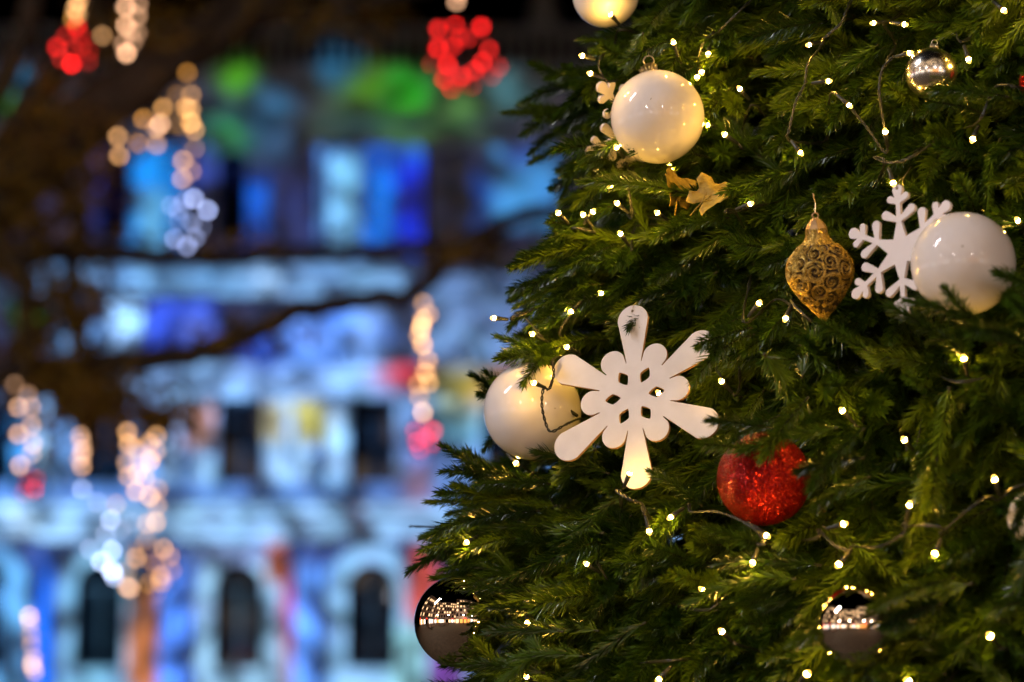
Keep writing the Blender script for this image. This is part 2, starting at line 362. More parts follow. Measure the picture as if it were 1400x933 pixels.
# main cornice
patch(-400,358,1200,412,(30,38,62),.1); patch(36,362,205,402,(125,165,215),.25); patch(190,364,330,406,(125,165,210),.3); patch(320,362,572,406,(140,180,225),.2); patch(360,368,400,402,(175,210,245),.6,'e'); patch(580,375,760,425,(105,130,172),.3)
patch(-400,336,1200,362,(10,10,14),.3)
# upper storey
GC = .74
patch(-400,186,1200,345,(30,34,62),.1); patch(175,180,262,350,(50,135,215),.3); patch(186,255,236,350,(135,200,248),.4); patch(125,195,165,310,(42,64,165),.5); patch(262,150,330,260,(80,100,190),.4); patch(330,235,372,345,(48,95,190),.4); patch(385,240,430,345,(50,60,110),.4)
patch(438,175,585,355,(26,98,205),.15); patch(442,195,498,360,(150,205,250),.4); patch(500,230,535,355,(24,125,225),.3); patch(540,215,584,340,(12,66,205),.3); patch(584,200,650,345,(22,26,44),.3); patch(640,230,680,320,(38,66,130),.5); patch(668,180,768,318,(95,150,205),.3); patch(680,170,740,230,(80,110,190),.4,'e')
# parapet
patch(-400,92,1200,200,(46,46,56),.1); patch(420,100,700,200,(52,78,60),.6); patch(270,120,420,230,(56,80,110),.6); patch(300,82,350,130,(85,150,40),.5,'e'); patch(472,88,526,138,(105,160,30),.5,'e'); patch(525,92,585,160,(60,170,55),.5,'e'); patch(530,150,595,200,(75,115,60),.5,'e'); patch(605,128,665,170,(85,125,75),.5,'e')
patch(290,155,345,210,(70,140,85),.5,'e'); patch(-5,82,45,126,(40,125,170),.5,'e'); patch(-20,120,20,155,(60,120,40),.5,'e'); patch(430,62,490,115,(60,110,145),.5,'e'); patch(345,115,400,180,(60,100,130),.5,'e'); patch(660,100,730,150,(80,120,125),.5,'e')
patch(-30,380,10,420,(60,80,100),.5,'e'); patch(20,412,58,455,(70,190,40),.6,'e')
nz = LN.new('ShaderNodeTexNoise'); nz.inputs['Scale'].default_value = 52; nz.inputs['Detail'].default_value = 2.0; LL.new(UV, nz.inputs['Vector'])
mr = LN.new('ShaderNodeMapRange'); mr.inputs['From Min'].default_value = .36; mr.inputs['From Max'].default_value = .64; mr.inputs['To Min'].default_value = .14; mr.inputs['To Max'].default_value = 1.75
LL.new(nz.outputs['Fac'], mr.inputs['Value'])
vo = LN.new('ShaderNodeTexVoronoi'); vo.inputs['Scale'].default_value = 75; LL.new(UV, vo.inputs['Vector'])
mv = LN.new('ShaderNodeMixRGB'); mv.blend_type = 'MULTIPLY'; mv.inputs[0].default_value = .10; LL.new(cur, mv.inputs[1]); LL.new(vo.outputs['Color'], mv.inputs[2])
sc_ = LN.new('ShaderNodeVectorMath'); sc_.operation = 'SCALE'; LL.new(mv.outputs[0], sc_.inputs[0]); LL.new(mr.outputs[0], sc_.inputs['Scale'])
LL.new(sc_.outputs[0], em.inputs['Color'])
PROJ_GAIN = 1.5
em.inputs['Strength'].default_value = PROJ_GAIN; ld.energy = 4 * math.pi * math.pi * DY * DY / 0.60

# ------------------------------------------------------------------ bare street tree whose limbs cross in front of the palace
D1 = 15.6
st = thing('street_tree', P(-330, 1000, D1) * 1.0, 'dark bare street tree with a thick leaning limb and a few brown leaves', 'tree'); st.location.z = 0
so = st.location.copy()
M_bark2 = noisy(mat('street_bark', (0.09, 0.06, 0.045), 0.9), 8, (0.022, 0.015, 0.011), (0.06, 0.042, 0.03), bump=0.6)
def limb(pts, r0, r1, nm='limb', parent=None):
    q = catmull([P(x, y, D1 + dz) for x, y, dz in pts], 6); n = len(q)
    b = MB(); b.tube([p - so + Vector((rng.uniform(-.02, .02), 0, rng.uniform(-.02, .02))) for p in q], [r0 + (r1 - r0) * i / (n - 1) for i in range(n)], 10)
    return link(nm, b.mesh(nm, M_bark2), parent or st)
b = MB(); tp = P(-330, 560, D1) - so
b.tube([(0, 0, -.1), (.02, 0, .4), (.05, .02, 1.0), tuple(tp)], [.42, .34, .3, .27], 14); link('trunk', b.mesh('trunk', M_bark2), st)
limb([(-330,575,0),(-200,430,0),(-60,310,0),(60,215,.1),(170,125,.1),(290,45,.2),(420,-40,.3),(560,-130,.3)], .27, .13)
limb([(-330,560,0),(-150,430,.2),(-20,370,.2),(120,342,.2),(260,352,.3),(420,345,.3),(560,340,.4),(700,330,.4)], .09, .04)  # made-up limb shape standing in for the dark unlit band on the facade
limb([(-330,600,0),(-120,540,.1),(80,505,.1),(240,490,.2),(330,462,.2),(410,425,.2),(500,412,.3),(570,398,.3),(630,340,.3),(700,300,.4),(800,280,.4)], .10, .045)
limb([(60,215,.1),(110,300,.2),(95,420,.3),(130,500,.3),(150,570,.3)], .07, .03)
limb([(-60,310,.0),(20,350,-.2),(40,450,-.2),(20,560,-.2)], .10, .04)
limb([(290,45,.2),(420,20,.3),(560,-10,.3),(720,-60,.4)], .06, .03)
limb([(170,125,.1),(250,85,.0),(262,60,.0),(330,-40,.0)], .05, .03)
limb([(-60,310,0),(60,120,.2),(110,30,.2),(130,-60,.2)], .12, .06)
limb([(-200,430,0),(-60,200,.2),(30,60,.2),(60,-80,.2)], .12, .06)
# brown leaves
M_bleaf = noisy(mat('autumn_leaf', (0.22, 0.12, 0.03), 0.7), 6, (0.09, 0.048, 0.004), (0.26, 0.16, 0.010))
V = []; F = []
for cx, cy_, rx, ry, n in ((110,545,90,60,420),(210,570,60,40,200),(60,470,70,70,190),(40,330,80,90,220),(110,230,70,70,160),(70,150,80,60,160),(290,330,120,18,60),(330,460,80,22,60),(640,350,60,22,70),(20,240,40,80,200),(90,400,60,60,150),(440,20,120,40,90),(200,40,100,40,120)):
    for k in range(n):
        c = P(rng.gauss(cx, rx * .55), rng.gauss(cy_, ry * .55), D1 + rng.uniform(-.5, .6)) - so
        a = Vector((rng.gauss(0, 1), rng.gauss(0, 1), rng.gauss(0, 1))).normalized(); bq = a.orthogonal().normalized(); s = rng.uniform(.035, .075); cq = a.cross(bq)
        o = len(V); V += [tuple(c + a * s), tuple(c + bq * s * .55 + cq * s * .12), tuple(c - a * s), tuple(c - bq * s * .55 + cq * s * .12)]; F += [(o, o+1, o+2), (o, o+2, o+3)]
b = MB(); b.add(V, F); tag(link('leaves', b.mesh('leaves', M_bleaf, False), st), kind='stuff')

# ------------------------------------------------------------------ festoon lights hanging from the limbs (out of focus)
ic = MB(); rI = 0.017
ic.lathe([(max(1e-4, rI * math.sin(math.pi * i / 6)), -rI * math.cos(math.pi * i / 6)) for i in range(7)], 8)
GLOBE = ic.mesh('bulb', M_far)
WARM, AMB, PINK, BLUE, RED, GOLD = (1.0, .49, .18), (.90, .37, .05), (1.0, .52, .28), (.45, .55, 1.0), (1.6, .012, .014), (1.0, .46, .12)
def festoon(nm, lab, cat, grp, pts, col, dep, hang=None, cage=None):
    """pts: px,py,brightness"""
    xs = [p[0] for p in pts]; ys = [p[1] for p in pts]
    base = P(sum(xs) / len(xs), max(ys) + 6, dep); t = thing(nm, base, lab, cat, grp)
    prev = None; W = []
    order = sorted(pts, key=lambda p: p[1])
    for p in order:
        x, y, br = p[:3]; c = p[3] if len(p) > 3 else col
        dz = rng.uniform(-.12, .12); q = P(x, y, dep + dz)
        o = link('bulb', GLOBE, t, q - base); v = br; o.color = (c[0] * v, c[1] * v, c[2] * v, 1); W.append(q - base)
    if cage:
        cx, cy_, cr = cage; C0 = P(cx, cy_, dep) - base; rm = cr * K * dep; b = MB()
        for k in range(4):
            a = k * math.pi / 4
            b.tube([C0 + Vector((math.cos(a) * math.cos(s), math.sin(a) * math.cos(s), math.sin(s))) * rm for s in np.linspace(0, 2 * math.pi, 25)], .006, 5)
        for zz in (-.5, 0, .5):
            q = math.sqrt(1 - zz * zz); b.tube([C0 + Vector((math.cos(s) * q, math.sin(s) * q, zz)) * rm for s in np.linspace(0, 2 * math.pi, 25)], .006, 5)
        link('cage', b.mesh('cage', M_black), t)
    if hang: W = [P(hang[0], hang[1], dep) - base] + W
    if len(W) > 1:
        b = MB(); b.tube([w + Vector((0, .012, 0)) for w in W], .004, 5); link('wire', b.mesh('wire', M_black), t)
    return t
G1, G2 = 'hanging light strings', 'hanging light balls'
festoon('light_string', 'short string of warm lights cut by the top edge, right of the dim red ball', 'light string', G1, [(172,10,.75),(188,22,.35),(172,35,.7),(179,43,.25),(189,6,.3),(188,45,.2),(173,73,.95),(169,60,.3),(182,58,.2),(176,-18,.7),(186,-30,.5)], PINK, 15.0, (178,-60))
festoon('light_string', 'string of warm lights cut by the top edge, directly above the dim red ball', 'light string', G1, [(107,2,.7),(103,13,.5),(106,20,.3),(100,26,.3,AMB),(110,-12,.6),(104,-28,.6),(140,49,.3)], WARM, 15.1, (108,-70))
festoon('light_ball', 'dim red light ball at the upper left corner', 'light ball', G2, [(105,37,.4),(78,65,.35),(98,87,.95),(113,63,.18),(122,72,.16),(90,50,.15),(84,80,.16),(112,48,.16),(120,84,.12),(100,66,.14)], RED, 15.2, (104,20), (101,63,26))
festoon('light_string', 'warm light at the top edge directly above the bright red ball', 'light string', G1, [(624,2,.5),(628,-10,.4),(622,-26,.6)], PINK, 15.0, (624,-60))
festoon('light_ball', 'bright red light ball at the top, above the green patches', 'light ball', G2, [(599,40,.35),(623,36,.5),(658,37,.45),(599,66,.5),(668,68,.32),(612,89,.5),(660,86,.45),(632,105,.6),(606,110,.45),(649,96,.35),(618,121,.35),(644,120,.4),(619,63,.28),(629,50,.25),(682,92,.14),(590,88,.12),(672,104,.15),(640,52,.2)], RED, 14.2, (628,15), (634,80,44))
festoon('light_string', 'loose spray of warm and amber lights above the blue ball', 'light string', G1, [(256,100,.3,AMB),(261,130,.35),(254,148,.6,GOLD),(261,150,.5),(261,168,.85,GOLD),(266,178,.45),(223,148,.5,GOLD),(196,163,.42,AMB),(219,170,.7,PINK),(214,176,.4,PINK),(161,187,.48),(163,213,.48),(189,196,.3,AMB),(214,198,.35),(244,171,.14),(250,220,.5),(249,245,.45),(262,234,.25),(266,204,.16),(242,130,.14,AMB)], WARM, 15.3, (258,60))
festoon('light_ball', 'pale blue light ball against the blue upper windows', 'light ball', G2, [(265,272,.75),(284,288,.75),(244,286,.35),(252,276,.3),(234,282,.25),(239,327,.45),(267,325,.5),(256,337,.4),(244,300,.3),(262,305,.25),(275,310,.2)], BLUE, 15.3, (257,250), (257,304,30))
festoon('light_string', 'long bright string of warm lights hanging in the middle above a pink red ball', 'light string', G1, [(579,415,.3),(586,430,.4),(578,438,.7),(576,448,.9),(573,458,.45),(578,471,.8,GOLD),(585,493,.45),(581,509,.45),(586,524,.45),(571,526,.3),(573,543,.35),(578,564,.7,PINK),(584,512,.2)], WARM, 14.2, (582,380))
festoon('light_ball', 'small pink red light ball at the end of the middle string', 'light ball', G2, [(581,597,.7),(566,589,.4),(570,606,.5),(592,589,.5),(590,608,.5),(573,616,.35),(581,583,.4)], (1.0, .012, .035), 14.2, (580,570), (580,598,24))
festoon('light_string', 'string of warm lights at the left edge beside brown leaves', 'light string', G1, [(25,557,.5),(43,557,.3),(43,582,.4),(25,594,.55),(45,607,.4),(27,637,.55),(43,621,.3),(20,526,.14),(38,540,.2)], PINK, 15.0, (24,480))
festoon('light_ball', 'very dim red light ball at the left edge', 'light ball', G2, [(47,670,.4),(36,662,.12),(50,655,.1),(40,650,.1),(32,674,.1)], RED, 15.0, (40,640), (42,661,22))
festoon('light_string', 'short faint string of warm lights between the left edge string and the wide warm cluster', 'light string', G1, [(110,596,.35),(111,605,.35),(113,616,.4),(112,623,.4),(112,638,.45),(108,628,.2)], PINK, 15.1, (110,540))
festoon('light_string', 'wide string of many warm lights ending in a gold ball', 'light string', G1, [(174,591,.5),(214,596,.4),(176,607,.55),(204,606,.4),(186,614,.4),(213,617,.35),(205,630,.8,GOLD),(173,633,.35),(176,652,.45),(188,647,.45),(198,654,.5),(186,672,.6),(205,679,.65),(216,669,.3),(215,692,.35),(213,714,.6),(201,716,.35),(159,690,.25),(190,632,.3)], WARM, 15.0, (196,540))
festoon('light_ball', 'gold light ball beneath the wide warm string', 'light ball', G2, [(185,753,.45),(186,763,.5,WARM),(223,751,.65,WARM),(232,761,.35),(174,803,.5,PINK),(178,805,.5,PINK),(221,796,.8),(220,788,.45),(203,798,.4),(173,781,.4),(210,770,.25,AMB),(200,740,.25,AMB),(235,780,.25,AMB),(214,810,.2,AMB)], GOLD, 15.0, (205,725), (206,777,34))
festoon('light_string', 'crooked string of cold bluish white lights left of the gold ball', 'light string', G1, [(112,669,.4),(133,687,.25),(151,711,.6),(144,731,.28),(153,753,.85),(123,751,.3),(138,768,.95),(153,781,1.3),(156,789,.6),(180,715,.15),(165,725,.15)], (.55, .65, 1.0), 15.2, (105,640))
festoon('light_string', 'string of a few pinkish warm lights at the lower left corner', 'light string', G1, [(40,843,.7),(44,909,.7),(43,882,.22),(42,868,.22),(47,918,.4),(41,852,.3),(45,900,.3)], PINK, 15.1, (42,800))

# ------------------------------------------------------------------ the square behind the photographer (seen in the mirror baubles)
def street_lamp(x, y, h, lab, strength=60, col=(1.0, .90, .82)):
    t = thing('street_lamp', (x, y, 0), lab, 'street lamp', 'street lamps in the square')
    b = MB(); b.lathe([(.16, 0), (.16, .25), (.10, .4), (.07, .5), (.05, h - .6), (.05, h - .25), (.14, h - .2), (.14, h - .15)], 12); link('post', b.mesh('post', M_black), t)
    r = .22; b = MB(); b.lathe([(max(1e-4, r * math.sin(math.pi * i / 7)), h + r - .16 - r * math.cos(math.pi * i / 7)) for i in range(8)], 10, False)
    link('globe', b.mesh('globe', emit('lamp_globe', col, strength)), t)
M_flood = emit('flood_panel', (.97, .94, 1.0), 225)
def flood_mast(x, y, h):
    t = thing('floodlight_mast', (x, y, 0), 'tall mast carrying a sloping bar of bright floodlights, left of the tree', 'floodlight')
    b = MB(); b.lathe([(.2, 0), (.2, .1), (.1, .15), (.06, h)], 10); link('mast', b.mesh('mast', M_black), t)
    tgt = Vector((.2, 2.5, 2.0)); c = Vector((x, y, h)); n = (tgt - c).normalized(); side = Vector((0.67, -0.2, 0.72)); side = (side - n * side.dot(n)).normalized(); up = n.cross(side)
    M = Matrix((side, up, n)).transposed()
    b = MB(); b.box(-1.1, -.04, -.26, 1.1, .04, -.18); o = link('crossbar', b.mesh('crossbar', M_black, False), t, (0, 0, h)); o.rotation_euler = M.to_euler()
    for k in range(5):
        b = MB(); b.box(-.2, -.15, -.16, .2, .15, -.004); o = link('floodlight', b.mesh('floodlight', M_black, False), t, Vector((0, 0, h)) + side * (k - 2) * .46); o.rotation_euler = M.to_euler()
        b = MB(); b.box(-.18, -.13, -.003, .18, .13, .012); link('panel', b.mesh('panel', M_flood, False), o)
flood_mast(-6.2, 1.2, 7.2)
street_lamp(-5.5, -7.5, 4.6, 'globe street lamp behind the photographer to the left', 150)
street_lamp(2.0, -9.0, 4.6, 'globe street lamp behind the photographer to the right', 150)
street_lamp(-11, -4.0, 4.6, 'globe street lamp farther off to the left', 90)
street_lamp(7.0, -9.0, 4.6, 'globe street lamp farthest right behind the photographer', 150)
M_brick = noisy(mat('town_stucco', (0.5, 0.36, 0.3), 0.85), 1.2, (0.52, 0.38, 0.30), (0.66, 0.50, 0.42))
M_lit = emit('lit_window', (1.0, .70, .42), 3.0); M_shop = emit('shop_window', (.85, .92, 1.0), 3.5); M_shopr = emit('shop_sign_red', (1, .03, .02), 4.0); M_shopo = emit('shop_sign_amber', (1, .4, .1), 2.5)
for m_ in (M_lit, M_shop, M_shopr, M_shopo): m_.cycles.emission_sampling = 'NONE'
def town_house(x0, x1, y, h, rz, lab, org):
    t = thing('town_house', org, lab, 'building', 'town houses around the square'); t.rotation_euler = (0, 0, rz)
    b = MB(); b.box(x0, 0, 0, x1, 8, h); link('wall', b.mesh('wall', M_brick, False), t)
    b = MB(); V = [(x0 - .3, -.4, h + .003), (x1 + .3, -.4, h + .003), (x1 + .3, 8.4, h + .003), (x0 - .3, 8.4, h + .003), (x0 + .5, 4, h + 3), (x1 - .5, 4, h + 3)]
    b.add(V, [(0, 3, 2, 1), (0, 1, 5, 4), (1, 2, 5), (2, 3, 4, 5), (3, 0, 4)]); link('roof', b.mesh('roof', M_slate, False), t)
    n = int((x1 - x0) / 2.2); fl = int((h - 4.2) / 3.1)
    for i in range(n):
        xc = x0 + (i + .5) * (x1 - x0) / n
        for f in range(fl):
            z = 4.4 + f * 3.1; b = MB(); b.box(xc - .6, -.06, z, xc + .6, -.004, z + 1.8); wd = link('window', b.mesh('window', M_frame, False), t)
            b = MB(); b.box(xc - .5, -.075, z + .1, xc + .5, -.064, z + 1.7); link('pane', b.mesh('pane', M_lit if rng.random() < .55 else M_glass, False), wd)
        b = MB(); b.box(xc - .9, -.1, .5, xc + .9, -.004, 2.9); sh = link('shop_front', b.mesh('shop_front', M_frame, False), t)
        b = MB(); b.box(xc - .8, -.13, .6, xc + .8, -.104, 2.8); link('pane', b.mesh('pane', rng.choice([M_shop, M_lit, M_lit, M_shopo, M_glass]), False), sh)
        if i % 4 == 1:
            b = MB(); b.box(xc - .7, -.2, 3.0, xc + .7, -.004, 3.4); link('sign_panel', b.mesh('sign_panel', M_shopr, False), t)
town_house(-9, 9, 0, 21, R_(180), 'stuccoed town house with lit windows behind the photographer', (6.5, -10.5, 0))
town_house(-10, 10, 0, 20, R_(150), 'tall town house with lit shops behind the photographer to the left', (-11.5, -11.5, 0))
town_house(-11, 11, 0, 18, R_(95), 'long town house with bright shop windows on the left side of the square', (-17, 2, 0))
M_added_kiosk = emit('added_kiosk_glow', (1.0, .93, .86), 3.0)
def kiosk(x, y, rz, wd, lab):  # made-up kiosks, added for bright reflections in the baubles and left fill
    t = thing('added_kiosk', (x, y, 0), lab, 'kiosk', 'added lit kiosks on the square'); t.rotation_euler = (0, 0, rz)
    b = MB(); b.box(-wd, 0, 0, wd, 1.6, 1.0); b.box(-wd, 1.5, 1.003, wd, 1.6, 2.5); b.box(-wd, .02, 1.003, -wd + .1, 1.49, 2.5); b.box(wd - .1, .02, 1.003, wd, 1.49, 2.5); link('body', b.mesh('body', M_brick, False), t)
    b = MB(); V = [(-wd - .2, -.3, 2.503), (wd + .2, -.3, 2.503), (wd + .2, 1.8, 2.503), (-wd - .2, 1.8, 2.503), (-wd - .2, .75, 3.1), (wd + .2, .75, 3.1)]
    b.add(V, [(0, 3, 2, 1), (0, 1, 5, 4), (2, 3, 4, 5), (1, 2, 5), (3, 0, 4)]); link('roof', b.mesh('roof', M_slate, False), t)
    b = MB(); b.box(-wd + .15, 1.4, 1.1, wd - .15, 1.45, 2.4); link('light_panel', b.mesh('light_panel', M_added_kiosk, False), t)
kiosk(-8.5, 0.2, R_(78), 1.6, 'made-up lit kiosk with pitched roof to the left of the photographer')
kiosk(-6.8, -4.2, R_(125), 1.3, 'smaller made-up lit kiosk behind the photographer to the left')
# ------------------------------------------------------------------ the Christmas tree's form
AX, AY = 0.93, 3.27                       # trunk position
Z0, R0, SL = 2.05, 1.045, 0.27            # radius R0 at height Z0, slope
def coneR(z): return R0 - (z - Z0) * SL
def fcone(p): return math.hypot(p.x - AX, p.y - AY) - coneR(p.z)
_S = {}
def S(px, py):
    key = (round(px / 4), round(py / 4))
    if key in _S: return _S[key]
    best = None; d = 1.8; bf = 9
    while d < 3.4:
        f = fcone(P(px, py, d))
        if f <= 0: best = d; break
        if f < bf: bf = f; bd = d
        d += 0.01
    _S[key] = min(best if best is not None else bd, 2.68)
    return _S[key]

# ------------------------------------------------------------------ sprig meshes (stem + needles)
def sprig_mesh(L, N, bend, seed, nlen=0.0180, fork=False):
    g = np.random.default_rng(seed); V = []; F = []; Mi = []
    def path(s, off=(0, 0), b=bend):
        t = s / L
        return np.array([off[0]*t + b * t * t * L, off[1]*t, s])
    def stem(p0, p1, r):
        mb = MB(); mb.tube([p0(s) for s in np.linspace(p1[0], p1[1], 7)], [r * (1 - 0.5 * i / 6) for i in range(7)], 5)
        o = len(V); V.extend(mb.v); F.extend([tuple(i + o for i in f) for f in mb.f]); Mi.extend([1] * len(mb.f))
    stem(path, (-0.02, L * 0.97), 0.0013)
    def needles(fn, s0, s1, n):
        for i in range(n):
            u = (i + g.uniform(0, 1)) / n; s = s0 + (s1 - s0) * u
            p = fn(s); t = fn(s + 0.002) - fn(s - 0.002); t /= np.linalg.norm(t)
            phi = i * 2.39996 + g.uniform(-0.5, 0.5)
            a = np.cross(t, [0.3, 0.9, 0.2]); a /= np.linalg.norm(a); b = np.cross(t, a)
            rad = a * math.cos(phi) + b * math.sin(phi)
            al = math.radians(g.uniform(32, 54)) * (1 - 0.55 * max(0, (u - 0.85) / 0.15))
            ln = nlen * g.uniform(0.72, 1.15) * (1 - 0.35 * max(0, (u - 0.8) / 0.2))
            if g.uniform() < 0.04: al *= g.uniform(1.1, 1.7)
            d0 = t * math.cos(al) + rad * math.sin(al); d1 = d0 + t * g.uniform(-0.05, 0.45) + g.normal(0, 0.06, 3) + np.array([0.10, 0, 0]) * g.uniform(0, 1)
            d1 /= np.linalg.norm(d1)
            side = np.cross(d0, rad if al < 1.3 else t); side /= np.linalg.norm(side); nn = np.cross(side, d0)
            wd = g.uniform(0.00075, 0.00105)
            q0 = p; q1 = p + d0 * ln * 0.55; q2 = q1 + d1 * ln * 0.45
            o = len(V)
            for q, ws in ((q0, 0.7), (q1, 1.0)):
                V.extend([tuple(q + side*wd*ws), tuple(q - side*wd*ws), tuple(q + nn*wd*ws*0.4)])
            V.append(tuple(q2))
            for k in range(3):
                k2 = (k + 1) % 3
                F.append((o+k, o+k2, o+3+k2, o+3+k)); F.append((o+3+k, o+3+k2, o+6)); Mi.extend([0, 0])
    needles(path, -0.018, L, int(N * 1.0))
    if fork:
        for sgn in (-1, 1):
            s0 = L * g.uniform(0.2, 0.42); base = path(s0); ang = sgn * g.uniform(0.55, 0.8); l2 = L * g.uniform(0.42, 0.55)
            def fp(s, base=base, ang=ang, l2=l2):
                return base + np.array([bend * (s/l2)**2 * l2 * 0.7, math.sin(ang) * s, math.cos(ang) * s])
            stem(fp, (0, l2 * 0.97), 0.0012); needles(fp, 0.006, l2, int(N * 0.55))
    me = bpy.data.meshes.new('sprig'); me.from_pydata(V, [], F)
    me.materials.append(M_needle); me.materials.append(M_twig); me.polygons.foreach_set('material_index', Mi); me.update()
    return me
SPR = []   # (length, mesh)
for i, (L, N, b, fk) in enumerate([(0.085, 260, 0.12, False), (0.085, 260, 0.30, False), (0.11, 330, 0.16, False), (0.11, 330, 0.34, True),
                                   (0.11, 340, -0.10, True), (0.14, 400, 0.22, True), (0.14, 410, 0.08, True), (0.065, 210, 0.1, False)]):
    SPR.append((L, sprig_mesh(L, N, b, 40 + i, fork=fk)))

# ------------------------------------------------------------------ ornaments: positions first (needed for clearance)
BAUBLES = [ # px, py, r px, dz, material, label
 ('white_bauble', 828, -8, 46, 0.10, M_white, 'glossy white bauble cut off by the top edge of the photo', 'bauble'),
 ('white_bauble', 899, 160, 64, 0.00, M_white, 'large glossy white bauble in front of a small snowflake, above dry leaves', 'bauble'),
 ('white_bauble', 728, 562, 67, 0.01, M_white, 'glossy white bauble at the left edge, behind the big petal snowflake', 'bauble'),
 ('white_bauble', 1317, 361, 71, -0.04, M_white, 'glossy white bauble at right, overlapping the branched snowflake, needles across its base', 'bauble'),
 ('red_bauble', 1044, 655, 64, 0.02, M_red, 'red glitter bauble half covered by needles', 'bauble'),
 ('mirror_bauble', 629, 850, 63, -0.02, M_chrome, 'bronze mirror bauble hanging at the lower left edge of the tree', 'bauble'),
 ('mirror_bauble', 1173, 857, 57, -0.02, M_chrome, 'bronze mirror bauble low on the right, below a bulb', 'bauble'),
 ('silver_bauble', 1273, 100, 35, -0.01, M_silver, 'small silver mirror bauble near the top right, half covered by needles', 'bauble'),
 ('white_bauble', 1413, 708, 36, 0.06, M_white, 'shaded white bauble peeping out at the right edge between dark needles', 'bauble'),
 ('red_bauble', 1432, 112, 38, 0.06, M_red, 'red ornament just showing at the upper right edge', 'bauble'),
]
BC = []      # (center, radius m, px, py, rpx, depth)
for b in BAUBLES:
    d = S(b[1], b[2]) + b[4]; BC.append((P(b[1], b[2], d), b[3] * K * d, b[1], b[2], b[3], d))
FLAKE_D = S(868, 542) - 0.005
cam_d.dof.focus_distance = FLAKE_D + 0.01

